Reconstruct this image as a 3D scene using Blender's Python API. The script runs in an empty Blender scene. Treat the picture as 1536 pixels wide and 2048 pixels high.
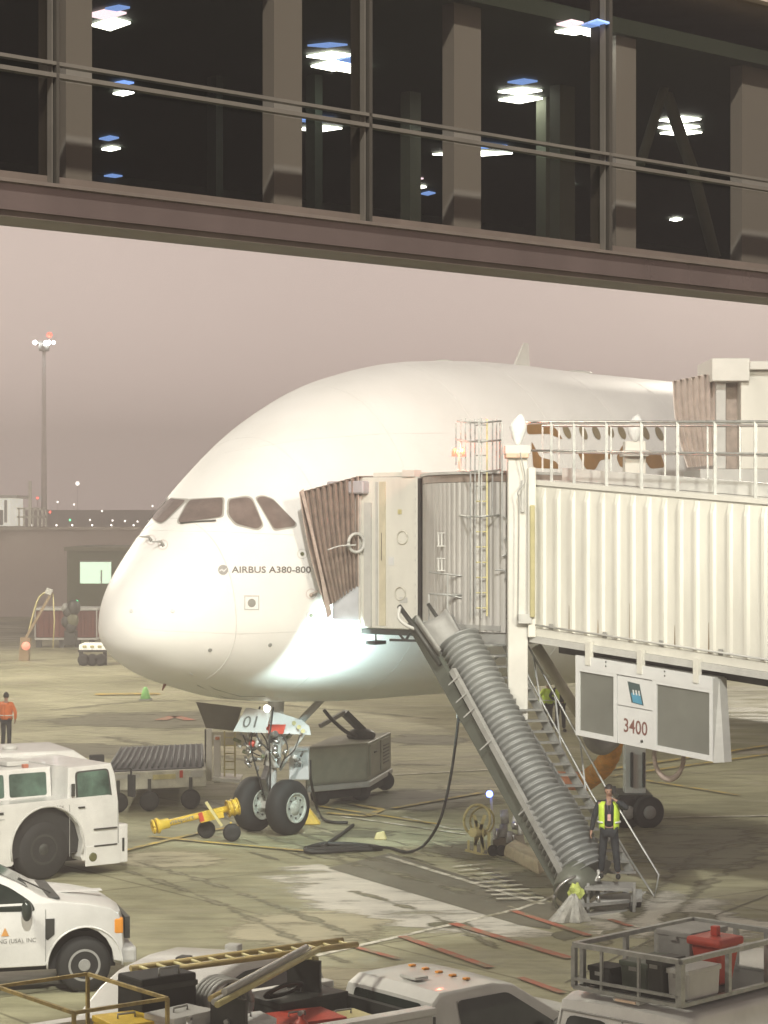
import bpy, bmesh, math, random
from mathutils import Vector, Matrix
from mathutils.bvhtree import BVHTree
random.seed(7)
R = math.radians
S = bpy.context.scene
C = S.collection
# ------------------------------------------------------------------ camera, sky, lamps, exposure
F = 4500.0; H = 7.12; HY = 1045.0          # focal length in pixels of the 1536x2048 picture, eye height, horizon row
cam = bpy.data.cameras.new('camera'); co = bpy.data.objects.new('camera', cam); C.objects.link(co)
co.location = (0, 0, H); co.rotation_euler = (R(90), 0, 0)
cam.sensor_fit = 'VERTICAL'; cam.sensor_height = 36; cam.lens = 36*F/2048
cam.shift_y = (HY-1024)/2048; cam.clip_end = 5000; cam.clip_start = .1
S.camera = co
w = bpy.data.worlds.new('World'); S.world = w; w.use_nodes = True
nt = w.node_tree; nt.nodes.clear()
out = nt.nodes.new('ShaderNodeOutputWorld'); bg = nt.nodes.new('ShaderNodeBackground')
tc = nt.nodes.new('ShaderNodeTexCoord'); sp = nt.nodes.new('ShaderNodeSeparateXYZ'); cr = nt.nodes.new('ShaderNodeValToRGB')
nz = nt.nodes.new('ShaderNodeTexNoise'); nz.inputs['Scale'].default_value = 3; nz.inputs['Detail'].default_value = 3
ad = nt.nodes.new('ShaderNodeMath'); ad.operation = 'MULTIPLY_ADD'; ad.inputs[1].default_value = .10; 
nt.links.new(tc.outputs['Generated'], sp.inputs[0]); nt.links.new(tc.outputs['Generated'], nz.inputs['Vector'])
nt.links.new(nz.outputs['Fac'], ad.inputs[0]); nt.links.new(sp.outputs['Z'], ad.inputs[2])
nt.links.new(ad.outputs[0], cr.inputs[0]); nt.links.new(cr.outputs[0], bg.inputs[0]); nt.links.new(bg.outputs[0], out.inputs[0])
e = cr.color_ramp.elements
e[0].position = .0; e[0].color = (.86, .68, .625, 1); e[1].position = .22; e[1].color = (.43, .345, .315, 1)
k = e.new(.6); k.color = (.20, .165, .15, 1)
bg.inputs[1].default_value = 1.0
S.view_settings.view_transform = 'Standard'; S.view_settings.look = 'None'
S.view_settings.exposure = 0.30; S.view_settings.gamma = 1.0
def flood(name, loc, target, power, color, angle=100, radius=.9):
    l = bpy.data.lights.new(name, 'SPOT'); l.energy = power; l.color = color; l.shadow_soft_size = radius
    l.spot_size = R(angle); l.spot_blend = .5
    o = bpy.data.objects.new(name, l); C.objects.link(o); o.location = loc
    o.rotation_euler = (Vector(target)-Vector(loc)).to_track_quat('-Z', 'Y').to_euler()
    return o
flood('apron_flood_and_fill', (4, -25, 50), (0, 46, 3), 205000, (1, .975, .90), 70, 1.4)
flood('apron_flood_and_fill', (-12, 25, 16), (-3, 44, 1), 10000, (1, .95, .80), 130, 1.2)  # unseen fill lamp added on the left
flood('apron_flood_and_fill', (11, 24, 15), (0, 34, 0), 13000, (1, .94, .76), 130, 1.2)  # unseen fill lamp added to brighten the near vehicles
flood('mast_floodlight', (-35, 95, 26), (-12, 90, 0), 60000, (1, .93, .76), 140, 1.0)
flood('mast_floodlight', (24, 125, 30), (10, 90, 0), 60000, (1, .93, .78), 140, 1.0)
# ------------------------------------------------------------------ helpers
def P(px, py, Y): return Vector(((px-768)*Y/F, Y, H-(py-HY)*Y/F))
def G(px, py, z=0.0):
    Y = (H-z)*F/(py-HY); return Vector(((px-768)*Y/F, Y, z))
def XY(px, Y, z): return Vector(((px-768)*Y/F, Y, z))
ROOT = {}
MATS = {}
def mat(name, col, rough=.5, metal=0, var=.12, scale=3.0, bump=0.0, emit=None, es=1.0, coat=0, vcol=None, stretch=(1,1,1), trans=None, bscale=None):
    if name in MATS: return MATS[name]
    m = bpy.data.materials.new(name); m.use_nodes = True; n = m.node_tree; b = n.nodes['Principled BSDF']
    b.inputs['Roughness'].default_value = rough; b.inputs['Metallic'].default_value = metal
    if coat: b.inputs['Coat Weight'].default_value = coat; b.inputs['Coat Roughness'].default_value = .08
    c = tuple(col)+(1,)
    t = n.nodes.new('ShaderNodeTexCoord'); mp = n.nodes.new('ShaderNodeMapping'); mp.inputs['Scale'].default_value = stretch
    n.links.new(t.outputs['Object'], mp.inputs[0])
    nn = n.nodes.new('ShaderNodeTexNoise'); nn.inputs['Scale'].default_value = scale; nn.inputs['Detail'].default_value = 7; nn.inputs['Roughness'].default_value = .65
    n.links.new(mp.outputs[0], nn.inputs['Vector'])
    r = n.nodes.new('ShaderNodeValToRGB'); r.color_ramp.elements[0].position = .3; r.color_ramp.elements[1].position = .68
    d = tuple(x*(1-var*2) for x in col)+(1,) if vcol is None else tuple(vcol)+(1,)
    r.color_ramp.elements[0].color = d; r.color_ramp.elements[1].color = c
    n.links.new(nn.outputs['Fac'], r.inputs[0]); n.links.new(r.outputs[0], b.inputs['Base Color'])
    if bump:
        n2 = n.nodes.new('ShaderNodeTexNoise'); n2.inputs['Scale'].default_value = bscale or scale*4; n2.inputs['Detail'].default_value = 4
        n.links.new(mp.outputs[0], n2.inputs['Vector'])
        bp = n.nodes.new('ShaderNodeBump'); bp.inputs['Strength'].default_value = bump; bp.inputs['Distance'].default_value = .03
        n.links.new(n2.outputs['Fac'], bp.inputs['Height']); n.links.new(bp.outputs[0], b.inputs['Normal'])
    if emit: b.inputs['Emission Color'].default_value = tuple(emit)+(1,); b.inputs['Emission Strength'].default_value = es
    MATS[name] = m; return m
def tag(o, label=None, cat=None, group=None, kind=None):
    if label: o['label'] = label
    if cat: o['category'] = cat
    if group: o['group'] = group
    if kind: o['kind'] = kind
    return o
def thing(name, loc, rz, label, cat, group=None):
    o = bpy.data.objects.new(name, None); C.objects.link(o); o.empty_display_size = .3
    o.location = loc; o.rotation_euler = (0, 0, rz); tag(o, label, cat, group)
    ROOT[o.name] = Matrix.Translation(Vector(loc)) @ Matrix.Rotation(rz, 4, 'Z')
    return o
def rootm(o):
    while o and o.name not in ROOT: o = o.parent
    return ROOT[o.name] if o else Matrix.Identity(4)
class MB:
    def __init__(s): s.bm = bmesh.new()
    def poly(s, pts):
        try: return s.bm.faces.new([s.bm.verts.new(p) for p in pts])
        except Exception: return None
    def hexa(s, a, b):      # bottom four, top four
        va = [s.bm.verts.new(p) for p in a]; vb = [s.bm.verts.new(p) for p in b]; n = len(va)
        s.bm.faces.new(va[::-1]); s.bm.faces.new(vb)
        for i in range(n): s.bm.faces.new((va[i], va[(i+1) % n], vb[(i+1) % n], vb[i]))
        return s
    def box(s, x0, x1, y0, y1, z0, z1):
        return s.hexa([(x0,y0,z0),(x1,y0,z0),(x1,y1,z0),(x0,y1,z0)], [(x0,y0,z1),(x1,y0,z1),(x1,y1,z1),(x0,y1,z1)])
    def obox(s, o, ax, ay, az):     # corner and three edge vectors
        o, ax, ay, az = map(Vector, (o, ax, ay, az))
        return s.hexa([o, o+ax, o+ax+ay, o+ay], [o+az, o+ax+az, o+ax+ay+az, o+ay+az])
    def bar(s, a, b, wd, hd=None, up=(0,0,1)):
        a, b = Vector(a), Vector(b); d = (b-a).normalized(); up = Vector(up)
        if abs(d.dot(up)) > .98: up = Vector((1,0,0))
        sx = d.cross(up).normalized(); sy = sx.cross(d).normalized(); hd = hd or wd
        q = [sx*wd/2+sy*hd/2, -sx*wd/2+sy*hd/2, -sx*wd/2-sy*hd/2, sx*wd/2-sy*hd/2]
        return s.hexa([a+v for v in q][::-1], [b+v for v in q][::-1])
    def tube(s, pts, r, seg=8, cap=True):
        pts = [Vector(p) for p in pts]; n = len(pts); rr = r if hasattr(r, '__len__') else [r]*n
        rings = []; up = Vector((0,0,1)); px = None
        for i in range(n):
            d = (pts[min(i+1,n-1)]-pts[max(i-1,0)]).normalized()
            if px is None: px = d.cross(up if abs(d.z) < .95 else Vector((1,0,0))).normalized()
            else: px = (px-d*px.dot(d)).normalized()
            py = d.cross(px)
            rings.append([s.bm.verts.new(pts[i]+(px*math.cos(2*math.pi*j/seg)+py*math.sin(2*math.pi*j/seg))*rr[i]) for j in range(seg)])
        for a, b in zip(rings, rings[1:]):
            for j in range(seg):
                f = s.bm.faces.new((a[j], a[(j+1) % seg], b[(j+1) % seg], b[j])); f.smooth = True
        if cap: s.bm.faces.new(rings[0][::-1]); s.bm.faces.new(rings[-1])
        return s
    def lathe(s, c, axis, prof, seg=28):    # prof: (distance along axis, radius)
        c, ax = Vector(c), Vector(axis).normalized()
        return s.tube_prof([c+ax*a for a, r in prof], [r for a, r in prof], ax, seg)
    def tube_prof(s, pts, rr, ax, seg):
        px = ax.cross(Vector((0,0,1)) if abs(ax.z) < .9 else Vector((1,0,0))).normalized(); py = ax.cross(px); rings = []
        for p, r in zip(pts, rr):
            rings.append([s.bm.verts.new(p+(px*math.cos(2*math.pi*j/seg)+py*math.sin(2*math.pi*j/seg))*max(r, .001)) for j in range(seg)])
        for a, b in zip(rings, rings[1:]):
            for j in range(seg):
                f = s.bm.faces.new((a[j], a[(j+1) % seg], b[(j+1) % seg], b[j])); f.smooth = True
        s.bm.faces.new(rings[0][::-1]); s.bm.faces.new(rings[-1]); return s
    def ball(s, c, r, sx=1, sy=1, sz=1):
        m = Matrix.Translation(Vector(c)) @ Matrix.Diagonal((r*sx, r*sy, r*sz, 1))
        g = bmesh.ops.create_uvsphere(s.bm, u_segments=14, v_segments=9, radius=1, matrix=m)
        for v in g['verts']:
            for f in v.link_faces: f.smooth = True
        return s
    def torus(s, c, axis, Rr, r, seg=26, sub=7, a0=0, a1=2*math.pi):
        c, ax = Vector(c), Vector(axis).normalized(); px = ax.cross(Vector((0,0,1)) if abs(ax.z) < .9 else Vector((1,0,0))).normalized(); py = ax.cross(px)
        n = seg; pts = [c+(px*math.cos(a0+(a1-a0)*i/n)+py*math.sin(a0+(a1-a0)*i/n))*Rr for i in range(n+1)]
        return s.tube(pts, r, sub)
    def bevel(s, w, seg=1):
        bmesh.ops.recalc_face_normals(s.bm, faces=s.bm.faces)
        ed = [x for x in s.bm.edges if len(x.link_faces) == 2 and x.calc_face_angle(0) > .6]
        if ed: bmesh.ops.bevel(s.bm, geom=ed, offset=w, segments=seg, affect='EDGES', profile=.6, clamp_overlap=True)
        return s
    def build(s, name, m, parent=None, local=False, smooth=None, fix=True):
        if fix: bmesh.ops.recalc_face_normals(s.bm, faces=s.bm.faces)
        if parent is not None and not local: s.bm.transform(rootm(parent).inverted())
        if smooth is not None:
            for f in s.bm.faces: f.smooth = True
            for x in s.bm.edges:
                if len(x.link_faces) == 2 and x.calc_face_angle(0) > smooth: x.smooth = False
        me = bpy.data.meshes.new(name); s.bm.to_mesh(me); s.bm.free()
        me.materials.append(m); o = bpy.data.objects.new(name, me); C.objects.link(o)
        if parent is not None: o.parent = parent
        return o
def struct(name, mb, m): return tag(mb.build(name, m), kind='structure')
def copy_tree(o, parent=None):
    c = o.copy(); C.objects.link(c)
    if parent: c.parent = parent
    for ch in list(o.children): copy_tree(ch, c)
    return c
def bez(p, n=24):
    p = [Vector(q) for q in p]; o = []
    for i in range(len(p)-1):
        a, b, c, d = p[max(i-1,0)], p[i], p[i+1], p[min(i+2,len(p)-1)]
        k = max(2, n//(len(p)-1))
        for j in range(k):
            t = j/k; o.append(.5*((2*b)+(c-a)*t+(2*a-5*b+4*c-d)*t*t+(3*b-a-3*c+d)*t**3))
    o.append(p[-1]); return o
def flat2d(poly, step=None):       # 2-D polygon (list of xy) as bmesh in z=0, cut to a grid so that it can be laid on a curved skin
    bm = bmesh.new(); bm.faces.new([bm.verts.new((x, y, 0)) for x, y in poly]); return grid(bm, step)
def grid(bm, step):
    if step:
        xs = [v.co.x for v in bm.verts]; ys = [v.co.y for v in bm.verts]
        for lo, hi, ax in ((min(xs), max(xs), 0), (min(ys), max(ys), 1)):
            k = math.floor(lo/step)+1
            while k*step < hi:
                c = [0,0,0]; n = [0,0,0]; c[ax] = k*step; n[ax] = 1
                bmesh.ops.bisect_plane(bm, geom=bm.verts[:]+bm.edges[:]+bm.faces[:], plane_co=c, plane_no=n); k += 1
    bmesh.ops.triangulate(bm, faces=bm.faces); return bm
def text2d(txt, x0, y0, x1, y1, step=None, flip=True, shear=0, bold=0.0):   # text laid into a 2-D box
    cu = bpy.data.curves.new('lettering', 'FONT'); cu.body = txt; cu.resolution_u = 3; cu.offset = bold; cu.shear = shear
    o = bpy.data.objects.new('lettering', cu); me = bpy.data.meshes.new_from_object(o); bm = bmesh.new(); bm.from_mesh(me)
    bpy.data.meshes.remove(me); bpy.data.objects.remove(o); bpy.data.curves.remove(cu)
    xs = [v.co.x for v in bm.verts]; ys = [v.co.y for v in bm.verts]; a, b, c, d = min(xs), max(xs), min(ys), max(ys)
    for v in bm.verts:
        v.co.x = x0+(v.co.x-a)/(b-a)*(x1-x0); t = (v.co.y-c)/(d-c); v.co.y = (y1+(y0-y1)*t) if flip else (y0+(y1-y0)*t)
    return grid(bm, step)
def lay(bm, fn, name, m, parent):       # move every 2-D vertex by fn(x, y) -> 3-D
    bad = []
    for v in bm.verts:
        q = fn(v.co.x, v.co.y)
        if q is None: bad.append(v)
        else: v.co = q
    if bad: bmesh.ops.delete(bm, geom=bad, context='VERTS')
    mb = MB(); mb.bm.free(); mb.bm = bm
    return mb.build(name, m, parent, fix=False)
def skin_ray(tree, off, org=None):      # photo position -> point on the skin, lifted off it
    def fn(x, y):
        d = (P(x, y, 50)-co.location).normalized(); h = tree.ray_cast(co.location, d)
        if h[0] is None: return None
        n = h[1] if h[1].dot(d) < 0 else -h[1]
        return h[0]+n*off
    return fn
def tree_of(o, m=None):
    bm = bmesh.new(); bm.from_mesh(o.data); bm.transform(m if m is not None else rootm(o))
    t = BVHTree.FromBMesh(bm); bm.free(); return t
# ------------------------------------------------------------------ materials
M_white = mat('white_paint', (.62,.61,.56), .42, var=.06, scale=2.5, coat=.2)
M_vwhite = mat('vehicle_white', (.66, .66, .63), .35, var=.10, scale=1.6, coat=.4)
M_cream = mat('cream_bridge_paint', (.69,.68,.61), .45, var=.10, scale=1.6, stretch=(1,1,.22))
M_grey = mat('grey_paint', (.33, .33, .31), .5, var=.15)
M_lgrey = mat('light_grey_paint', (.52, .52, .49), .5, var=.1)
M_dark = mat('dark_metal', (.06, .062, .055), .5, .3, var=.2)
M_black = mat('black_rubber', (.022, .022, .02), .75, var=.2, scale=9)
M_glass = mat('dark_glass', (.035, .045, .038), .06, var=.3, scale=1.2)
M_gglass = mat('green_glass', (.10, .17, .13), .08, var=.4, scale=2)
M_galv = mat('galvanised_steel', (.46, .47, .45), .42, .55, var=.18, scale=8)
M_steel = mat('bare_steel', (.5, .5, .48), .3, .9, var=.2, scale=10)
M_yel = mat('yellow_paint', (.72, .50, .05), .5, var=.15, scale=6)
M_pyel = mat('pale_yellow_paint', (.60,.54,.26), .5, var=.15, scale=6)
M_red = mat('red_plastic', (.55, .07, .04), .45, var=.15)
M_orange = mat('orange_cloth', (.80, .20, .05), .8, var=.15)
M_hose = mat('black_hose', (.03, .03, .026), .6)
M_hivis = mat('hi_vis_yellow', (.62, .85, .08), .6, var=.1, scale=12)
M_skinm = mat('skin', (.40, .24, .17), .6, var=.05)
M_navy = mat('dark_cloth', (.03, .035, .04), .85, var=.3, scale=14)
M_hair = mat('black_hair', (.02, .015, .012), .6, var=.3, scale=30)
M_brown = mat('brown_fabric', (.47,.385,.33), .85, var=.22, scale=5, bump=.2)
M_ink = mat('dark_grey_lettering', (.16, .155, .14), .5)
M_inkred = mat('dark_red_lettering', (.22, .10, .08), .5)
M_amber = mat('amber_lens', (.8, .32, .04), .3)
M_sign = mat('sign_white', (.64,.65,.64), .5, var=.03)
# ------------------------------------------------------------------ ground and painted lines
def ground_mat():
    m = bpy.data.materials.new('apron_concrete'); m.use_nodes = True; n = m.node_tree; b = n.nodes['Principled BSDF']; L = n.links.new
    t = n.nodes.new('ShaderNodeTexCoord')
    def noise(sc, det=8, ro=.6, st=(1,1,1), rot=0):
        mp = n.nodes.new('ShaderNodeMapping'); mp.inputs['Scale'].default_value = st; mp.inputs['Rotation'].default_value = (0,0,rot)
        L(t.outputs['Object'], mp.inputs[0]); x = n.nodes.new('ShaderNodeTexNoise'); x.inputs['Scale'].default_value = sc
        x.inputs['Detail'].default_value = det; x.inputs['Roughness'].default_value = ro; L(mp.outputs[0], x.inputs['Vector']); return x
    a = noise(.16, 9, .62, (1,.55,1), .5); r = n.nodes.new('ShaderNodeValToRGB'); L(a.outputs['Fac'], r.inputs[0])
    e = r.color_ramp.elements; e[0].position = .34; e[0].color = (.20,.195,.115,1); e[1].position = .66; e[1].color = (.45,.435,.29,1)
    k = e.new(.48); k.color = (.33,.32,.20,1)
    s2 = noise(1.5, 8, .7, (.35,1.6,1), -.35); r2 = n.nodes.new('ShaderNodeValToRGB'); L(s2.outputs['Fac'], r2.inputs[0])
    r2.color_ramp.elements[0].position = .36; r2.color_ramp.elements[0].color = (.5,.49,.45,1); r2.color_ramp.elements[1].position = .56; r2.color_ramp.elements[1].color = (1,1,1,1)
    mx = n.nodes.new('ShaderNodeMix'); mx.data_type = 'RGBA'; mx.blend_type = 'MULTIPLY'; mx.inputs['Factor'].default_value = .65
    L(r.outputs[0], mx.inputs['A']); L(r2.outputs[0], mx.inputs['B'])
    br = n.nodes.new('ShaderNodeTexBrick'); mp = n.nodes.new('ShaderNodeMapping'); mp.inputs['Rotation'].default_value = (0,0,R(-37)); L(t.outputs['Object'], mp.inputs[0]); L(mp.outputs[0], br.inputs['Vector'])
    br.offset = 0; br.inputs['Scale'].default_value = 1; br.inputs['Brick Width'].default_value = 7.6; br.inputs['Row Height'].default_value = 7.6; br.inputs['Mortar Size'].default_value = .035
    br.inputs['Color1'].default_value = (1,1,1,1); br.inputs['Color2'].default_value = (.80,.80,.78,1); br.inputs['Mortar'].default_value = (.35,.33,.28,1)
    m2 = n.nodes.new('ShaderNodeMix'); m2.data_type = 'RGBA'; m2.blend_type = 'MULTIPLY'; m2.inputs['Factor'].default_value = .8
    L(mx.outputs['Result'], m2.inputs['A']); L(br.outputs['Color'], m2.inputs['B']); L(m2.outputs['Result'], b.inputs['Base Color'])
    s3 = noise(.5, 6, .6, (.5,1.4,1), .3); r3 = n.nodes.new('ShaderNodeMapRange'); r3.inputs['To Min'].default_value = .30; r3.inputs['To Max'].default_value = .85
    r3.inputs['From Min'].default_value = .35; r3.inputs['From Max'].default_value = .6; L(s3.outputs['Fac'], r3.inputs['Value']); L(r3.outputs[0], b.inputs['Roughness'])
    s4 = noise(9, 5); bp = n.nodes.new('ShaderNodeBump'); bp.inputs['Strength'].default_value = .25; bp.inputs['Distance'].default_value = .02; L(s4.outputs['Fac'], bp.inputs['Height']); L(bp.outputs[0], b.inputs['Normal'])
    return m
g = MB(); g.poly([(-2500,-200,0),(2500,-200,0),(2500,4000,0),(-2500,4000,0)]); struct('ground', g, ground_mat())
def sheet(name, pts, m, z=.004):
    g = MB(); g.poly([G(x, y, z) for x, y in pts]); return struct(name, g, m)
M_lconc = mat('light_concrete', (.50, .475, .39), .7, var=.22, scale=1.3, stretch=(.5,1.3,1))
M_asph = mat('asphalt_strip', (.175, .165, .12), .65, var=.12, scale=2)
M_stain = mat('stain_and_shadow', (.10, .095, .06), .5, var=.25, scale=1)
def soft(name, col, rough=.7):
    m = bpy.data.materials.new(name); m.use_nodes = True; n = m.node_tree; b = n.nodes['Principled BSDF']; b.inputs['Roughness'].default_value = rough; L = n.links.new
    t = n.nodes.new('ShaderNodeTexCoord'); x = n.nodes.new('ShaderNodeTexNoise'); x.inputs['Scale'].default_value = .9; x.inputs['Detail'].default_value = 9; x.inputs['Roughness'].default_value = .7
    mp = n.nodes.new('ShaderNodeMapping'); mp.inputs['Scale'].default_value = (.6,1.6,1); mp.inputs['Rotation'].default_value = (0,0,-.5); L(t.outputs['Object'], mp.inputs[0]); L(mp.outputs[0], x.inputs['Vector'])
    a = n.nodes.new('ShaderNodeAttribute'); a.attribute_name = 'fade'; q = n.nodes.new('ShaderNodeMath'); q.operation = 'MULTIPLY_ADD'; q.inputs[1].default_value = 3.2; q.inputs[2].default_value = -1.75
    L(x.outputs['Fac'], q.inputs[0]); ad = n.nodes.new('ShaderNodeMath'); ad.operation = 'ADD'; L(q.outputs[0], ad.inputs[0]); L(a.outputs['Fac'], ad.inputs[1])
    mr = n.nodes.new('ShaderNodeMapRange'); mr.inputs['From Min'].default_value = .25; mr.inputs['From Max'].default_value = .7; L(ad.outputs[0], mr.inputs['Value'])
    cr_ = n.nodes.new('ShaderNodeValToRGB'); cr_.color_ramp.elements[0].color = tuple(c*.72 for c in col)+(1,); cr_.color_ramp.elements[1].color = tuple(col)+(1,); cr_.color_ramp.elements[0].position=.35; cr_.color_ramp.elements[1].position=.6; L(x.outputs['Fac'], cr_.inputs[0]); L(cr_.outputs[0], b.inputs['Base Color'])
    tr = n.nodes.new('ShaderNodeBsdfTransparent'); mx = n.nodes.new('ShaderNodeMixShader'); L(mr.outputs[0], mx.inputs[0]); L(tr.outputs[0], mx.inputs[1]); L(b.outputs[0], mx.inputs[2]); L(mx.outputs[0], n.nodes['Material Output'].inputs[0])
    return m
def softsheet(name, pts, m, z, hard=()):      # outer corners fade out unless listed in hard
    bm = bmesh.new(); q = [G(x, y, z) for x, y in pts]; c = sum(q, Vector())/len(q); lay_ = bm.verts.layers.float.new('fade')
    a = [bm.verts.new(p) for p in q]; b_ = [bm.verts.new(c+(p-c)*.55) for p in q]; cc_ = bm.verts.new(c); cc_[lay_] = 1
    for i, v in enumerate(a): v[lay_] = 1.0 if i in hard else 0.0
    for v in b_: v[lay_] = 1.0
    n_ = len(q)
    for i in range(n_): bm.faces.new((a[i], a[(i+1)%n_], b_[(i+1)%n_], b_[i])); bm.faces.new((b_[i], b_[(i+1)%n_], cc_))
    mb = MB(); mb.bm.free(); mb.bm = bm; return struct(name, mb, m)
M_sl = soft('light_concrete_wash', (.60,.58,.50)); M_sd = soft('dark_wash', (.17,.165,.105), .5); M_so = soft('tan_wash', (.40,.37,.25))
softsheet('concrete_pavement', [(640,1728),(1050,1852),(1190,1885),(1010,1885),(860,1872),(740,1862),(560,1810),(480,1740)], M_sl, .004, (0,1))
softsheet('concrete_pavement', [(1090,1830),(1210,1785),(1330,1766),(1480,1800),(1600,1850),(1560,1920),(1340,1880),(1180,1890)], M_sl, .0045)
for i_, (cx, cy, rx, ry) in enumerate([(930,1700,120,26),(720,1668,120,10),(1060,1760,90,20),(640,1702,90,12),(560,1640,90,9),(1130,1872,40,14),(1400,1700,190,60),(900,1850,70,9),(300,1440,260,22),(180,1500,200,20),(860,1600,240,26),(420,1990,180,26),(1385,1838,70,16),(860,1480,120,14),(60,1830,200,40),(1290,1900,70,14)]):
    softsheet('stain_and_shadow', [(cx+rx*math.cos(k*math.pi/6)*random.uniform(.8,1.2), cy+ry*math.sin(k*math.pi/6)*random.uniform(.8,1.2)) for k in range(12)], M_sd, .006+.0002*i_)  # some sheets are stains, others paint the shadows of nose, bridge and power unit
for i_, (cx, cy, rx, ry) in enumerate([(620,1860,220,50),(330,1720,150,22),(500,1500,300,16),(980,1575,140,10),(760,1960,260,34)]):
    softsheet('pale_patch', [(cx+rx*math.cos(k*math.pi/6), cy+ry*math.sin(k*math.pi/6)) for k in range(12)], M_so, .0052+.0001*i_)
sheet('asphalt_pavement', [(655,1736),(780,1706),(1125,1812),(1100,1858),(1040,1850)], M_asph, .008)
def line(name, pts, wpx_m, m, z=.012):
    g = MB(); q = [G(x, y, z) for x, y in pts]
    for a, b in zip(q, q[1:]):
        d = (b-a).normalized(); s = Vector((-d.y, d.x, 0))*wpx_m/2; g.poly([a-s, b-s, b+s, a+s])
    return struct(name, g, m)
def worn(name, col):
    m = bpy.data.materials.new(name); m.use_nodes = True; n = m.node_tree; b = n.nodes['Principled BSDF']; b.inputs['Roughness'].default_value = .7
    t = n.nodes.new('ShaderNodeTexCoord'); x = n.nodes.new('ShaderNodeTexNoise'); x.inputs['Scale'].default_value = 2.2; x.inputs['Detail'].default_value = 9; x.inputs['Roughness'].default_value = .75
    n.links.new(t.outputs['Object'], x.inputs['Vector']); r = n.nodes.new('ShaderNodeValToRGB'); n.links.new(x.outputs['Fac'], r.inputs[0])
    r.color_ramp.elements[0].position = .40; r.color_ramp.elements[0].color = (.24,.22,.145,1); r.color_ramp.elements[1].position = .56; r.color_ramp.elements[1].color = tuple(col)+(1,)
    n.links.new(r.outputs[0], b.inputs['Base Color']); return m
M_lw = worn('worn_white_line', (.68,.66,.56)); M_lr = worn('worn_red_line', (.42,.13,.08)); M_ly = worn('worn_yellow_line', (.52,.37,.07))
for i, (nm, pts, wd, m) in enumerate([
    ('white_line', [(470,1948),(1040,1817)], .13, M_lw), ('white_line', [(1040,1817),(1100,1795),(1110,1790)], .10, M_lw),
    ('white_line', [(775,1713),(1085,1808)], .14, M_lw), ('white_line', [(808,1633),(899,1657),(960,1660)], .14, M_lw),
    ('white_line', [(684,1633),(760,1643),(930,1668)], .12, M_lw), ('white_line', [(790,1549),(1000,1538)], .16, M_lw),
    ('white_line', [(1240,1636),(1536,1631)], .16, M_lw), ('white_line', [(1259,1850),(1345,1868),(1536,1900)], .10, M_lw),
    ('red_line', [(1024,1820),(1178,1871)], .16, M_lr), ('red_line', [(1219,1838),(1262,1852)], .13, M_lr),
    ('red_line', [(905,1846),(1140,1916)], .20, M_lr), ('red_line', [(804,1872),(980,1934)], .17, M_lr),
    ('red_line', [(710,1893),(797,1917)], .13, M_lr), ('red_line', [(1040,1954),(1125,1985)], .15, M_lr),
    ('red_line', [(320,1440),(350,1432),(380,1440)], .45, M_lr),
    ('yellow_line', [(250,1700),(400,1664),(480,1650),(560,1640)], .16, M_ly), ('yellow_line', [(300,1672),(420,1684),(620,1702)], .16, M_ly),
    ('yellow_line', [(651,1625),(735,1632),(764,1618),(700,1607)], .2, M_ly), ('yellow_line', [(786,1616),(961,1585)], .2, M_ly),
    ('yellow_line', [(190,1388),(320,1387)], .9, M_ly), ('yellow_line', [(1200,1541),(1400,1511),(1536,1490)], .25, M_ly),
    ('yellow_line', [(1220,1552),(1536,1508)], .2, M_ly), ('yellow_line', [(640,1612),(880,1648)], .14, M_ly), ('yellow_line', [(1290,1560),(1480,1590)], .16, M_ly)]):
    line(nm, pts, wd, m, .012+.0015*i)
for i in range(9):
    y = 1733+i*8; line('white_line', [(905+i*11, y), (975+i*14, y-6+i*.4)], .11, M_lw, .05+.002*i)
# ------------------------------------------------------------------ aircraft
US = [math.sqrt(v/18) for v in (0,.12,.5,1.2,2.2,3.5,5.2,7.5,10.5,14,18)]
ZT = [4.945,5.426,6.015,6.715,7.60,8.62,9.70,10.61,11.13,11.27,11.22]
ZB = [4.945,4.499,4.151,3.761,3.451,3.162,3.006,2.891,2.846,2.784,2.762]
WD = [0,.536,1.062,1.563,1.981,2.449,2.882,3.267,3.526,3.66,3.724]
PHI = R(37.69); N0 = Vector((-5.651, 47.663, 0))
AX = Vector((math.sin(PHI), math.cos(PHI), 0)); PT = Vector((math.cos(PHI), -math.sin(PHI), 0))
def hermite(u, Y):
    n = len(US); h = [US[i+1]-US[i] for i in range(n-1)]; d = [(Y[i+1]-Y[i])/h[i] for i in range(n-1)]
    m = [d[0]]+[0 if d[i-1]*d[i] <= 0 else 2*d[i-1]*d[i]/(d[i-1]+d[i]) for i in range(1, n-1)]+[d[-1]*0]
    k = 0
    while k < n-2 and u > US[k+1]: k += 1
    t = (u-US[k])/h[k]
    return (2*t**3-3*t**2+1)*Y[k]+(t**3-2*t**2+t)*h[k]*m[k]+(-2*t**3+3*t**2)*Y[k+1]+(t**3-t**2)*h[k]*m[k+1]
def AC(s, p, z): return N0+AX*s+PT*p+Vector((0,0,z))
gearbase = AC(5.0, 0, 0)
plane = thing('airliner', gearbase, 0, 'huge white double deck airliner parked nose left at the boarding bridges', 'airliner')
m = bpy.data.materials.new('aircraft_white'); m.use_nodes = True; n = m.node_tree; b = n.nodes['Principled BSDF']
b.inputs['Roughness'].default_value = .5; b.inputs['Specular IOR Level'].default_value = .3; b.inputs['Coat Weight'].default_value = .08; b.inputs['Coat Roughness'].default_value = .15
t = n.nodes.new('ShaderNodeTexCoord'); x = n.nodes.new('ShaderNodeTexNoise'); x.inputs['Scale'].default_value = .9; x.inputs['Detail'].default_value = 8
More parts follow.
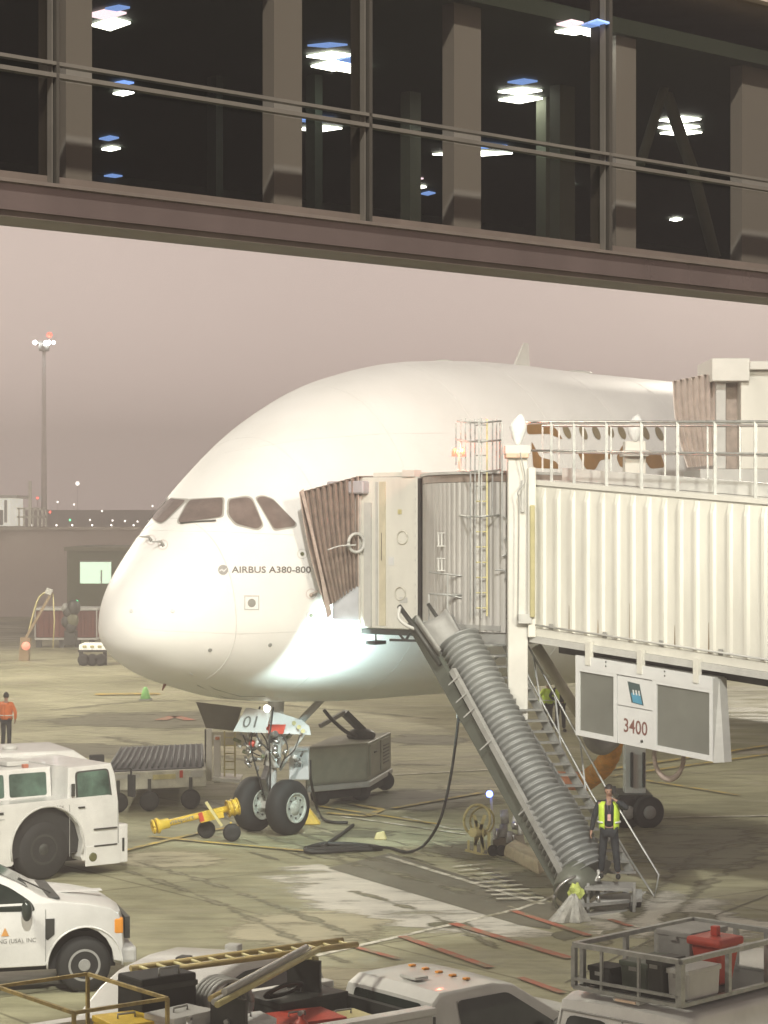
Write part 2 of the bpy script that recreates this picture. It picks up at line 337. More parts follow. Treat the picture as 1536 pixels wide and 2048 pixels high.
n.links.new(t.outputs['Object'], x.inputs['Vector']); r = n.nodes.new('ShaderNodeValToRGB'); n.links.new(x.outputs['Fac'], r.inputs[0])
r.color_ramp.elements[0].position = .3; r.color_ramp.elements[0].color = (.76,.755,.72,1); r.color_ramp.elements[1].position = .7; r.color_ramp.elements[1].color = (.82,.815,.785,1)
n.links.new(r.outputs[0], b.inputs['Base Color']); M_air = m
def hull_mesh():
    mb = MB(); NS = 84; NT = 112; rings = []
    st = [(i/NS)**1.0 for i in range(1, NS+1)]
    rows = [(u*u*18, hermite(u, ZT), hermite(u, ZB), hermite(u, WD)) for u in st]
    for s in (21, 25, 30, 36, 42): rows.append((s, ZT[-1], ZB[-1], WD[-1]))
    rows += [(50, 11.2, 3.4, 3.55), (58, 11.1, 5.2, 2.9), (65, 10.9, 7.2, 1.9), (71, 10.6, 9.0, .9)]
    tip = mb.bm.verts.new(AC(0, 0, ZT[0]))
    for s, zt, zb, w_ in rows:
        zc = zb+(zt-zb)*.37; ring = []
        for j in range(NT):
            a = 2*math.pi*j/NT; c = math.cos(a); q = math.sin(a); yy = w_*math.copysign(abs(c)**.95, c)
            zz = zc+(zt-zc)*abs(q)**.95 if q > 0 else zc-(zc-zb)*abs(q)**.95
            ring.append(mb.bm.verts.new(AC(s, yy, zz)))
        rings.append(ring)
    for j in range(NT): mb.bm.faces.new((tip, rings[0][j], rings[0][(j+1) % NT]))
    for a, b_ in zip(rings, rings[1:]):
        for j in range(NT): mb.bm.faces.new((a[j], b_[j], b_[(j+1) % NT], a[(j+1) % NT]))
    mb.bm.faces.new(rings[-1]); return mb
hull = hull_mesh().build('fuselage', M_air, plane, smooth=1.2)
HT = tree_of(hull)
def hullat(px, py, off=.0): return skin_ray(HT, off)(px, py)
def hull_patch(poly, name, m, off=.012, step=8, par=None):
    return lay(flat2d(poly, step), skin_ray(HT, off), name, m, par or plane)
def mirror_copy(o, name=None, par=None):       # the same part on the starboard side
    bm = bmesh.new(); bm.from_mesh(o.data); RM = rootm(plane); bm.transform(RM)
    for v in bm.verts: v.co = v.co-PT*2*((v.co-N0).dot(PT))
    bmesh.ops.reverse_faces(bm, faces=bm.faces)
    mb = MB(); mb.bm.free(); mb.bm = bm; return mb.build(name or o.name.split('.')[0], o.data.materials[0], par or plane, fix=False)
def rounded(poly, r=5):
    o = []; n = len(poly)
    for i in range(n):
        a, b_, c = Vector(poly[i-1]), Vector(poly[i]), Vector(poly[(i+1) % n]); u = (a-b_); v = (c-b_); ru = min(r, u.length*.4); rv = min(r, v.length*.4)
        p, q = b_+u.normalized()*ru, b_+v.normalized()*rv
        for t in (0, .35, .65, 1): o.append(tuple(p*(1-t)**2+b_*2*t*(1-t)+q*t*t))
    return o
def grow(poly, d):
    cx = sum(p[0] for p in poly)/len(poly); cy = sum(p[1] for p in poly)/len(poly)
    return [(p[0]+(p[0]-cx)/math.hypot(p[0]-cx, p[1]-cy)*d, p[1]+(p[1]-cy)/math.hypot(p[0]-cx, p[1]-cy)*d) for p in poly]
M_cglass = mat('cockpit_glass', (.22,.175,.155), .12, var=.25, scale=1.5, coat=.5)
M_seal = mat('window_seal', (.42, .41, .37), .6)
win = [[(357,1041),(379,1001),(446,996),(444,1034),(360,1047)], [(458,1000),(494,995),(504,1000),(525,1050),(514,1059),(472,1048),(457,1030)], [(512,997),(526,993),(546,1000),(591,1046),(588,1053),(548,1059)]]
for i, wpoly in enumerate(win):
    fr = hull_patch(rounded(grow(wpoly, 4), 7), 'cockpit_window_frame', M_seal, .008, 6)
    gl = hull_patch(rounded(wpoly, 7), 'pane', M_cglass, .018, 6, fr)
    fr.name = 'cockpit_window'; m2 = mirror_copy(fr, 'cockpit_window'); mirror_copy(gl, 'pane', m2)
wp = MB(); wp.bar(hullat(362, 1049, .05), hullat(432, 1044, .06), .03); wp.build('wiper', M_dark, plane)
# lettering and emblem on the nose
lay(text2d('AIRBUS A380-800', 463, 1133, 621, 1146, 10, bold=.012), skin_ray(HT, .014), 'type_lettering', M_ink, plane)
def circ(cx, cy, rx, ry=None, n=20): return [(cx+rx*math.cos(2*math.pi*i/n), cy+(ry or rx)*math.sin(2*math.pi*i/n)) for i in range(n)]
em = hull_patch(circ(446, 1140, 10), 'round_emblem', mat('emblem_grey', (.34,.335,.31), .5), .012, 6)
hull_patch([(438,1141),(444,1138),(447,1141),(455,1135),(451,1141),(447,1145),(443,1141),(439,1144)], 'emblem_swoosh', M_sign, .018, 6, em)
def ring_patch(cx, cy, r0, r1, name, m, off, par=None, n=24):
    bm = bmesh.new(); a = [bm.verts.new((cx+r0*math.cos(2*math.pi*i/n), cy+r0*math.sin(2*math.pi*i/n), 0)) for i in range(n)]
    c = [bm.verts.new((cx+r1*math.cos(2*math.pi*i/n), cy+r1*math.sin(2*math.pi*i/n), 0)) for i in range(n)]
    for i in range(n): bm.faces.new((a[i], a[(i+1) % n], c[(i+1) % n], c[i]))
    return lay(bm, skin_ray(HT, off), name, m, par or plane)
for (x_, y_) in ((604,1108),(622,1231)):
    rp = ring_patch(x_, y_, 9.2, 10.2, 'static_port', M_lgrey, .01); hull_patch(circ(x_, y_, 4), 'port_plate', mat('olive_plate', (.16,.17,.09), .5), .014, None, rp)
rp = ring_patch(622, 1188, 9.5, 10.5, 'angle_vane', mat('pink_ring', (.55,.42,.38), .5), .01); q = MB(); q.bar(hullat(618,1189,.03), hullat(630,1182,.12), .05, .03); q.ball(hullat(621,1190,.03), .045); q.build('vane', M_brown, plane)
sqo = bmesh.new(); A_ = [(488,1191),(518,1191),(518,1220),(488,1220)]; B_ = [(490,1193),(516,1193),(516,1218),(490,1218)]
va = [sqo.verts.new((x,y,0)) for x,y in A_]; vb = [sqo.verts.new((x,y,0)) for x,y in B_]
for i in range(4): sqo.faces.new((va[i], va[(i+1)%4], vb[(i+1)%4], vb[i]))
sq = lay(grid(sqo, 6), skin_ray(HT, .012), 'square_marking', M_lgrey, plane)
hull_patch(circ(503,1206,8,8.5), 'round_dot', mat('dot_grey', (.30,.30,.27), .5), .014, None, sq)
for (x_, y_, dx, dy) in ((302,1080,-8,-6),(326,1090,-3,-9)):
    ring_patch(x_, y_, 9, 9.8, 'probe_ring', mat('pink_ring', (.55,.42,.38)), .01)
    q = MB(); q.tube([hullat(x_+1,y_+2,.0), hullat(x_,y_,.10), hullat(x_,y_,.10)-AX*.28], [.035,.03,.012], 8); q.build('pitot_probe', M_grey, plane)
# belly seams and door panel lines
for pts in ([(380,1346),(430,1378),(480,1392),(530,1392)], [(395,1370),(450,1395),(500,1400)]):
    q = MB(); q.tube([hullat(x,y,.004) for x,y in pts if hullat(x,y)], .012, 5); q.build('panel_seam', M_grey, plane)
# crown aerials
q = MB(); pa = AC(14.8,0,ZT[-1]-.05); q.hexa([pa+AX*0-PT*.04, pa+AX*.75-PT*.04, pa+AX*.75+PT*.04, pa+PT*.04], [pa+AX*.5-PT*.015+Vector((0,0,.72)), pa+AX*.72-PT*.015+Vector((0,0,.72)), pa+AX*.72+PT*.015+Vector((0,0,.72)), pa+AX*.5+PT*.015+Vector((0,0,.72))])
q.build('blade_antenna', M_white, plane)
q = MB(); q.ball(AC(17.9,0,ZT[-1]-.02), .3, 1.5, 1.5, .35); q.build('antenna_fairing', M_white, plane)
q = MB(); q.ball(AC(11.7,0,11.17), .2, 1.3, 1.3, .4); q.build('antenna_fairing', M_white, plane)
# upper deck livery and windows
M_gold = mat('bronze_livery', (.30,.155,.04), .4, var=.15)
for poly in ([(1052,849),(1098,848),(1112,858),(1126,880),(1098,868),(1054,869)], [(1062,882),(1080,915),(1110,922),(1122,938),(1066,936)], [(1154,905),(1225,902),(1224,918),(1200,920),(1190,940),(1172,940)], [(1232,915),(1244,890),(1262,892),(1268,915),(1262,935),(1240,935)], [(1276,898),(1320,905),(1330,935),(1300,938)]):
    hull_patch(rounded(poly, 6), 'livery_marking', M_gold, .01, 8)
for cx, cy in ((1133,864),(1166,866),(1192,866),(1219,862),(1243,865),(1290,866),(1318,868)):
    bm = flat2d([(cx+ (7*math.cos(a)) +5*math.sin(a), cy+14*math.sin(a)) for a in [2*math.pi*i/16 for i in range(16)]], None)
    lay(bm, skin_ray(HT, .016), 'cabin_window', mat('bronze_window', (.24,.19,.10), .3), plane)
# wing and inboard engine, reaching out behind the bridges
wg = MB()
prof = [(26,3.2,4.2,1.3),(40,16,5.4,.8),(50,38,7.4,.3)]
def wsec(s0, p, z, chord, th): return [AC(s0,p,z), AC(s0+chord*.3,p,z+th), AC(s0+chord,p,z+.1), AC(s0+chord*.3,p,z-th*.6)]
for sg in (1, -1):
    wg.hexa(wsec(26,3.0*sg,4.4,16,.9), wsec(38,15*sg,5.3,10,.6)); wg.hexa(wsec(38,15.01*sg,5.3,10,.6), wsec(54,38*sg,7.6,4,.25))
wg.build('wing', M_lgrey, plane)
fn_ = MB(); fn_.hexa(wsec(60,0,10.8,12,.0), wsec(68,0,24,5,.0)); fn_.bm.free(); fn_ = MB()
fn_.hexa([AC(58,-.4,10.8),AC(70,-.3,10.6),AC(70,.3,10.6),AC(58,.4,10.8)], [AC(68,-.15,24),AC(73,-.1,24),AC(73,.1,24),AC(68,.15,24)]); fn_.build('tail_fin', M_gold, plane)
# nose gear
def gear():
    cpt = gearbase; mb = MB()
    mb.tube([AC(5.0,0,.63), AC(5.05,0,1.7)], .11, 16); mb.tube([AC(5.05,0,1.5), AC(5.2,0,3.2)], .19, 16); mb.bar(AC(5.0,-.35,.64), AC(5.0,.35,.64), .16)
    mb.tube([AC(5.1,0,1.9), AC(7.0,0,3.05)], .09, 10); mb.tube([AC(4.7,.18,1.9), AC(4.95,.18,1.55)], .07, 10)
    st = mb.build('strut', M_lgrey, plane, smooth=.7)
    mb = MB(); mb.bar(AC(4.75,0,1.25), AC(4.95,0,.75), .16, .06); mb.bar(AC(4.75,0,1.25), AC(4.95,0,1.65), .16, .06); mb.build('torque_link', M_steel, plane)
    mb = MB(); mb.tube(bez([AC(4.85,.2,2.9), AC(4.6,.3,2.2), AC(4.8,.15,1.5), AC(4.85,.1,.8)]), .022, 6); mb.tube(bez([AC(4.85,-.2,2.9), AC(4.65,-.3,2.1), AC(4.75,-.2,1.4), AC(4.9,-.1,.8)]), .022, 6)
    mb.tube(bez([AC(4.85,.1,2.8), AC(4.5,.0,2.3), AC(4.7,.25,1.9)]), .02, 6)
    mb.build('hydraulic_hose', M_hose, plane)
    for i in range(14):
        mb = MB()
        a = random.uniform(-.45,.45); z = random.uniform(1.55,2.35); s_ = random.uniform(4.6,5.0); mb.tube([AC(s_,a,z), AC(s_+random.uniform(-.1,.1),a+random.uniform(-.2,.2),z+random.uniform(.05,.2))], random.uniform(.03,.085), 9)
        mb.build('steering_fitting', M_steel, plane)
    for c_, r_ in ((AC(4.72,-.32,2.05), .09), (AC(4.75,.1,2.42), .07)): mb = MB(); mb.ball(c_, r_); mb.build('red_cap', M_red, plane)
    for sg, p in ((1,.50),(-1,-.50)):
        wh = MB(); wh.lathe(AC(5.0,p-.22,.63), PT, [(0,.30),(.0,.46),(.03,.56),(.09,.62),(.22,.632),(.35,.62),(.41,.56),(.44,.46),(.44,.30)], 40)
        ty = wh.build('tyre', M_black, plane, smooth=.9); ty.name = 'wheel'
        rm = MB(); rm.lathe(AC(5.0,p-.17,.63), PT, [(0,.31),(.40,.31),(.42,.345),(.445,.345),(.44,.31),(.405,.29),(.395,.17),(.43,.13),(.45,.10),(.455,.03)], 32); rm.build('rim', mat('wheel_rim', (.46,.49,.43), .5, 0, var=.2, scale=12), ty, smooth=.8)
        bb = MB()
        for i in range(8): a = i*math.pi/4; bb.tube([AC(5.0+.23*math.cos(a),p+.2,.63+.23*math.sin(a)), AC(5.0+.23*math.cos(a),p+.255,.63+.23*math.sin(a))], .022, 6)
        bb.build('bolt', M_dark, ty)
gear()
def slab(pts, thick, nrm):
    mb = MB(); n_ = Vector(nrm).normalized()*thick; mb.hexa([Vector(p) for p in pts], [Vector(p)+n_ for p in pts]); return mb
# port gear door with its number, dark forward door
Yd = 50.9
dpx = [(466,1463),(492,1415),(560,1426),(604,1441),(618,1452),(622,1470)]
dp = [P(x, y, Yd+(x-466)*.006) for x, y in dpx]
gd = slab(dp, .05, (.1,1,0)).build('gear_door', M_sign, plane)
lay(text2d('01', 486, 1432, 516, 1455, shear=.25), lambda x, y: P(x, y, Yd+(x-466)*.006-.02), 'gear_door_number', M_ink, plane).parent = gd
q = slab([P(x,y,Yd+.45-.03) for x,y in ((535,1449),(572,1449),(566,1468),(530,1466))], .02, (0,1,0)); q.build('red_panel', M_red, gd)
for cx, cy in ((588,1446),(598,1454),(606,1462)):
    q = MB(); q.lathe(P(cx, cy, Yd+.72), (0,-1,0), [(0,.05),(.03,.05)], 12); q.build('yellow_dot', M_pyel, gd)
slab([P(x,y,52.6+(x-400)*.004) for x,y in ((392,1404),(412,1456),(470,1462),(484,1415))], .05, (0,1,0)).build('gear_door', mat('door_inner_grey', (.20,.19,.165), .6), plane)
q = MB(); q.lathe(AC(4.65,.25,2.9), -AX+Vector((0,0,-.1)), [(0,.05),(.08,.09),(.1,.09)], 14); q.build('taxi_light', mat('lit_lens', (.9,.9,.8), emit=(1,.97,.85), es=3), plane)
# ------------------------------------------------------------------ terminal gallery across the top
HA = Vector((-1.877, 11, 0)); HB = Vector((2.57, 15.05, 0)); hd = (HB-HA).normalized(); hn = Vector((-hd.y, hd.x, 0))    # hn points away from the camera
def HP(px, off, z):       # point of the gallery front seen at column px, moved back by off
    k = (px-768)/F; t = (k*HA.y-HA.x)/(hd.x-k*hd.y); return HA+hd*t+hn*off+Vector((0,0,z))
zof = lambda py, px=0: H+(HY-py)/F*HP(px, 0, 0).y
gal = thing('terminal_gallery', HP(768,0,0)+Vector((0,0,8.6)), 0, 'glazed terminal gallery crossing the top of the picture with metal fascia below', 'building')
LX, RX = -1500, 3300
def hbox(px0, px1, o0, o1, z0, z1, mb=None):
    mb = mb or MB(); a, b_ = HP(px0,o0,z0), HP(px1,o0,z0); c, d = HP(px1,o0,z0)+hn*(o1-o0), HP(px0,o0,z0)+hn*(o1-o0); u = Vector((0,0,z1-z0))
    return mb.hexa([a,b_,c,d], [a+u,b_+u,c+u,d+u])
M_fas = mat('bronze_fascia', (.21,.165,.15), .26, .7, var=.12, scale=1.5, stretch=(1,1,.2))
zb_, zs_, zr_, ztop = 8.655, 8.80, 9.34, 10.60
hbox(LX,RX,0,.30,zb_,zs_).build('fascia', M_fas, gal)
hbox(LX,RX,-.03,.0,zs_-.012,zs_+.006).build('fascia_lip', mat('lip', (.24,.20,.17), .35, .5), gal)
hbox(LX,RX,.02,.34,zb_-.03,zb_).build('fascia_drip', mat('drip', (.17,.135,.115), .5, .3), gal)
hbox(LX,RX,.06,.16,zs_+.006,zs_+.055).build('window_sill', mat('sill_bronze', (.20,.16,.13), .4, .4), gal)
for z0, z1 in ((zr_-.0,zr_+.022),(zr_+.062,zr_+.080)): hbox(LX,RX,.0,.05,z0,z1).build('transom', mat('transom_grey', (.21,.19,.16), .4, .5), gal)
M_mul = mat('mullion_dark', (.07,.062,.05), .4, .3)
for px in (-560, 116, 742, 1222, 1600, 1890):
    dx = 3; hbox(px-dx,px+dx,.0,.16,zs_,ztop).build('mullion', M_mul, gal); hbox(px-dx*1.3-4,px-dx*1.3-2,.02,.06,zs_,ztop).build('mullion_edge', mat('transom_grey', (.42,.38,.32)), gal)
# pane: clear tinted glass with reflection
m = bpy.data.materials.new('facade_glass'); m.use_nodes = True; n = m.node_tree; n.nodes.remove(n.nodes['Principled BSDF']); L = n.links.new
tr = n.nodes.new('ShaderNodeBsdfTransparent'); tr.inputs[0].default_value = (.82,.80,.77,1); gs = n.nodes.new('ShaderNodeBsdfGlossy'); gs.inputs['Roughness'].default_value = .03; gs.inputs[0].default_value = (.6,.6,.6,1)
fr = n.nodes.new('ShaderNodeFresnel'); fr.inputs[0].default_value = 1.35; mx = n.nodes.new('ShaderNodeMixShader'); ge = n.nodes.new('ShaderNodeNewGeometry'); iv = n.nodes.new('ShaderNodeMath'); iv.operation = 'SUBTRACT'; iv.inputs[0].default_value = 1; L(ge.outputs['Backfacing'], iv.inputs[1])
ml = n.nodes.new('ShaderNodeMath'); ml.operation = 'MULTIPLY'; L(fr.outputs[0], ml.inputs[0]); L(iv.outputs[0], ml.inputs[1]); L(ml.outputs[0], mx.inputs[0]); L(tr.outputs[0], mx.inputs[1]); L(gs.outputs[0], mx.inputs[2]); L(mx.outputs[0], n.nodes['Material Output'].inputs[0]); M_pane = m
for a, b_ in zip((-560,116,742,1222,1600), (116,742,1222,1600,1890)):
    hbox(a+3,b_-3,.07,.09,zs_+.05,zr_).build('window_pane', M_pane, gal); hbox(a+3,b_-3,.07,.09,zr_+.082,ztop).build('window_pane', M_pane, gal)
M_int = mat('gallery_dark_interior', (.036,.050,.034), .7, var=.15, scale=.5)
D = 7.2
def wedge(o0, o1, z0a, z0b, z1a, z1b):
    mb = MB(); mb.hexa([HP(LX,o0,z0a),HP(RX,o0,z0a),HP(RX,o0,z0b)+hn*(o1-o0),HP(LX,o0,z0b)+hn*(o1-o0)], [HP(LX,o0,z1a),HP(RX,o0,z1a),HP(RX,o0,z1b)+hn*(o1-o0),HP(LX,o0,z1b)+hn*(o1-o0)]); return mb
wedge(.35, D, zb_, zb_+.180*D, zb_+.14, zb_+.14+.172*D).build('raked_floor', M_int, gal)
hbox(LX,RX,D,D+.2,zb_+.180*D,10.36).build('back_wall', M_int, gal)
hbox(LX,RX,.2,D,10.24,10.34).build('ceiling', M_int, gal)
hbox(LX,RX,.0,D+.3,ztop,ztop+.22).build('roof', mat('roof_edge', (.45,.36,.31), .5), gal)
M_col = mat('gallery_column', (.24,.225,.205), .55, var=.08, scale=.6, stretch=(1,1,.1)); M_gcol = mat('gallery_green_column', (.20,.22,.16), .6, var=.1)
for px0, px1, o, mm in ((132,184,.3,M_col),(548,604,.3,M_col),(908,962,.3,M_col),(1232,1272,.25,M_col),(1484,1545,.3,M_col),(-420,-330,.3,M_col),(1780,1830,.3,M_col),
                        (1092,1112,2.0,M_gcol),(1120,1150,1.6,M_gcol),(432,446,3,M_int),(820,842,2.5,M_gcol),(630,645,2.5,M_int)):
    a = HP(px0,0,0); 
    mb = MB(); k0, k1 = HP(px0,o,zs_-.1), HP(px1,o,zs_-.1)
    sc = (HP(px0,0,0).y)/(HP(px0,0,0).y+hn.y*o)
    kk0 = (px0-768)/F; kk1 = (px1-768)/F
    def hit(k): 
        A2 = HA+hn*o; t_ = (k*A2.y-A2.x)/(hd.x-k*hd.y); return A2+hd*t_
    zf = zb_+.12+.172*max(o-.35,0); p0, p1 = hit(kk0), hit(kk1); mb.hexa([p0+Vector((0,0,zf)),p1+Vector((0,0,zf)),p1+hn*.10+Vector((0,0,zf)),p0+hn*.10+Vector((0,0,zf))], [p0+Vector((0,0,10.24)),p1+Vector((0,0,10.24)),p1+hn*.10+Vector((0,0,10.24)),p0+hn*.10+Vector((0,0,10.24))])
    mb.build('column', mm, gal)
def hray(px, py, o):
    k = (px-768)/F; A2 = HA+hn*o; t_ = (k*A2.y-A2.x)/(hd.x-k*hd.y); p = A2+hd*t_; p.z = H+(HY-py)/F*p.y; return p
q = MB(); q.tube([hray(1390,-20,1.2), hray(1330,170,1.2), hray(1280,330,1.2)], .035, 8); q.tube([hray(1280,-20,1.3), hray(1320,150,1.3), hray(1385,340,1.3), hray(1430,515,1.3)], .045, 8); q.build('diagonal_brace', M_gcol, gal)
# reflections of ceiling lights, modelled as glowing panels inside the gallery
CZ = 10.22
M_lit = mat('lit_panel', (.9,.9,.9), emit=(.95,1,.93), es=9); M_litb = mat('lit_panel_blue', (.4,.5,.9), emit=(.25,.45,1.0), es=.9); M_litp = mat('lit_panel_pink', (.9,.7,.8), emit=(1,.78,.88), es=1.6)
def rhomb(px, py, wpx, hpx, m, name='ceiling_light_reflection', skew=0):
    Y = (CZ-H)*F/(HY-py); mb = MB(); pts = []
    for dx, dy in ((-.5,.1),(.05,-.5),(.5,-.1),(-.02,.5)):
        yy = py+dy*hpx; Yq = (CZ-H)*F/(HY-yy); pts.append(Vector(((px+dx*wpx-768)*Yq/F, Yq, CZ)))
    mb.hexa(pts, [p+Vector((0,0,.012)) for p in pts]); mb.build(name, m, gal)
for px, py, wp_, hp in ((222,50,78,24),(668,132,92,22),(705,139,74,16),(1150,64,80,14),(1195,68,60,18),(1041,200,88,15),(1360,241,84,12),(1358,256,84,10),(1362,267,84,10),
                        (640,259,88,11),(945,309,160,10),(247,188,42,9),(222,299,38,8),(225,373,42,8),(830,376,46,9),(1130,373,36,8),(1352,440,26,6)):
    rhomb(px, py, wp_, hp, M_lit)
for px, py, wp_, hp, mm in ((212,30,82,20,M_litp),(235,18,50,10,M_litb),(658,113,90,14,M_lit),(700,121,66,14,M_litb),(655,92,80,8,M_litb),(1140,49,54,14,M_litp),(1192,50,58,18,M_litb),(1040,184,88,12,M_lit),(1045,165,60,10,M_litb),
                        (630,241,82,12,M_litb),(950,294,130,12,M_litb),(245,168,46,9,M_litb),(218,278,40,9,M_litb),(222,354,46,8,M_litb),(826,359,42,7,M_litp),(856,388,30,7,M_litb),(1130,354,36,8,M_litb)):
    rhomb(px, py, wp_, hp, mm)
# ------------------------------------------------------------------ lower boarding bridge
T0 = XY(1066, 43.7, 0); TU = Vector((.665, -.747, 0)).normalized(); TN = Vector((-TU.y*-1, 0, 0)); TN = Vector((TU.y, -TU.x, 0)); TB = 4.97; TH = 2.93; TS = -.073
def TP(t, off, z): return T0+TU*t+TN*off+Vector((0,0,TB+TS*t+z))
def tbox(t0, t1, o0, o1, z0, z1, mb=None):
    mb = mb or MB(); return mb.hexa([TP(t0,o0,z0),TP(t1,o0,z0),TP(t1,o1,z0),TP(t0,o1,z0)], [TP(t0,o0,z1),TP(t1,o0,z1),TP(t1,o1,z1),TP(t0,o1,z1)])
br = thing('boarding_bridge', (3.2, 43.9, 0), 0, 'cream lower boarding bridge with ribbed tunnel, cab and brown accordion hood at the nose door', 'boarding bridge')
TL = 10.5
def rib_panel():
    mb = MB(); pr = []; t = .02
    while t < TL:
        pr += [(t, 0), (t+.20, 0), (t+.235, .05), (t+.30, .05), (t+.335, 0)]; t += .385
    lo = [mb.bm.verts.new(TP(a, o, .12)) for a, o in pr]; m1 = [mb.bm.verts.new(TP(a, o, TH-.28)) for a, o in pr]; hi = [mb.bm.verts.new(TP(a, o*.1, TH-.08)) for a, o in pr]
    for i in range(len(pr)-1):
        mb.bm.faces.new((lo[i], lo[i+1], m1[i+1], m1[i])); mb.bm.faces.new((m1[i], m1[i+1], hi[i+1], hi[i]))
    return mb
tun = rib_panel().build('tunnel', M_cream, br)
tbox(0, TL, -.02, -2.6, .0, TH-.05).build('tunnel_core', M_cream, br)
tbox(-.05, TL, .02, -2.6, TH-.045, TH+.05).build('roof_edge', M_white, br)
tbox(0, TL, .06, -2.6, -.04, .115).build('floor_beam', M_cream, br); tbox(0, TL, .10, -.05, -.17, -.045).build('lower_flange', M_lgrey, br)
tbox(.4, TL, -.3, -2.2, -.35, -.18).build('underframe', M_dark, br)
tbox(.2, TL, -.6, -.9, TH+.06, TH+.30).build('cable_tray', M_lgrey, br)
# roof railing
def rail_post(px, off):
    k = (px-768)/F; b0 = T0+TN*off; t = (k*b0.y-b0.x)/(TU.x-k*TU.y); return t
mb = MB()
zr = lambda t: 9.07-.032*t
for off, pxs in ((-.05, (1103,1148,1213,1283,1355,1430,1511,1600)), (-2.4, (1085,1118,1166,1222,1330,1415,1480))):
    tt = [rail_post(p, off) for p in pxs]
    def RP(t, z): p = T0+TU*t+TN*off; p.z = z; return p
    for t in tt:
        q = MB(); q.bar(RP(t, TB+TS*t+TH+.04), RP(t, zr(t)), .055 if off > -1 else .035); q.build('railing_post', M_galv, br)
    a, b_ = (tt[0] if off < -1 else -.5), TL
    q = MB(); q.tube([RP(a, zr(a)), RP(b_, zr(b_))], .028, 8); q.build('top_rail', M_galv, br)
    q = MB(); q.tube([RP(a, zr(a)-.55), RP(b_, zr(b_)-.58)], .022, 8); q.build('middle_rail', M_galv, br)
# lift column at the tunnel end
cb0 = XY(1016, 43.75, 0); 
def colm(px0, px1, y0, y1, Y, dep, m, name, par=br):
    a, b_ = P(px0, y1, Y), P(px1, y1, Y); c, d = P(px0, y0, Y), P(px1, y0, Y); v = Vector((0, dep, 0)); mb = MB(); mb.hexa([a, b_, b_+v, a+v], [c, d, d+v, c+v]); mb.bevel(.015); return mb.build(name, m, par)
colm(1016, 1056, 892, 1560, 43.6, .45, M_white, 'lift_column'); colm(1056, 1072, 935, 1275, 43.5, .3, M_cream, 'end_frame')
colm(1060, 1070, 1010, 1235, 43.42, .06, mat('ochre_rubber', (.42,.38,.20), .7), 'rubber_edge'); colm(1010, 1062, 890, 908, 43.5, .6, M_white, 'column_cap'); colm(1012, 1058, 906, 916, 43.5, .6, mat('pink_cap', (.70,.50,.36)), 'column_band')
q = MB(); q.tube(bez([P(1040,905,43.4),P(1050,960,43.4),P(1036,985,43.35),P(1038,1020,43.4),P(1036,1240,43.4)], 40), .014, 6); q.build('column_cable', M_grey, br)
for y0 in range(940, 1230, 26):
    pass
colm(1042, 1050, 960, 1025, 43.52, .04, M_lgrey, 'terminal_strip'); colm(978, 1006, 968, 1028, 44.6, .4, M_grey, 'control_cabinet'); colm(996, 1003, 985, 1006, 44.5, .08, M_cream, 'notice_plate')
colm(1003, 1013, 1070, 1105, 44.4, .05, M_lgrey, 'wall_box'); colm(1036, 1064, 1228, 1248, 43.45, .2, M_lgrey, 'junction_box')
# cab
CD = Vector((.79, -.61, 0)).normalized(); CW = Vector((.61, .79, 0)).normalized(); CO = XY(712, 48.95, 0)
def CP(t, wd, z): return CO+CD*t+CW*wd+Vector((0,0,z))
def cbox(t0, t1, w0, w1, z0, z1, mb=None):
    mb = mb or MB(); return mb.hexa([CP(t0,w0,z0),CP(t1,w0,z0),CP(t1,w1,z0),CP(t0,w1,z0)], [CP(t0,w0,z1),CP(t1,w0,z1),CP(t1,w1,z1),CP(t0,w1,z1)])
cbox(.0, 1.66, 0, 3.3, 4.83, 8.10).bevel(.02).build('cab', M_cream, br)
cbox(.0, .16, -.07, -.002, 4.72, 7.7).build('cab_edge_frame', M_white, br); cbox(.26, .44, -.05, -.002, 4.86, 7.55).build('cab_post', M_lgrey, br)
cbox(.55, .60, -.02, -.002, 4.9, 8.0).build('cab_seam', M_lgrey, br); cbox(.66,.82,-.03,-.002,4.9,8.0).build('cab_rib', mat('ochre_rib', (.62,.57,.42), .6), br)
cbox(.72,.73,-.04,-.031,6.3,6.9).build('door_gap', M_dark, br)
cbox(-.66, .36, -.22, 3.2, 7.74, 8.02).bevel(.03).build('hood_housing', mat('lavender_grey', (.44,.42,.44), .5), br)
cbox(.40, 1.5, .1, 3.2, 8.11, 8.2).build('cab_roof', M_cream, br); cbox(1.30,1.62,-.05,.2,8.1,8.24).build('roof_lamp_box', M_white, br)
cbox(.0, 1.66, .02, 3.3, 4.70, 4.82).build('cab_floor', M_dark, br); cbox(.35,.6,-.1,.3,4.48,4.56).build('sensor_box', M_dark, br); q = MB(); q.bar(CP(.47,.1,4.56), CP(.47,.1,4.72), .03); q.build('sensor_stem', M_dark, br)
cbox(1.66, 1.74, .02, 3.3, 4.85, 8.06).build('gap_seal', M_black, br)
q = MB(); q.torus(CP(.18,-.22,6.68), CD+CW*-.35, .20, .035, 26, 8); q.build('steering_mirror', M_lgrey, br); q = MB(); q.bar(CP(.02,-.05,6.6), CP(.12,-.2,6.62), .03); q.build('mirror_arm', M_brown, br)
for (a, b_, z0, z1) in ((1.22,1.32,5.3,5.6),(1.28,1.38,6.5,6.8)):
    q = MB(); q.torus(CP(a,-.02,z1), CW, .14, .015, 16, 6); q.build('cab_handle', mat('faint_cream', (.66,.64,.55)), br)
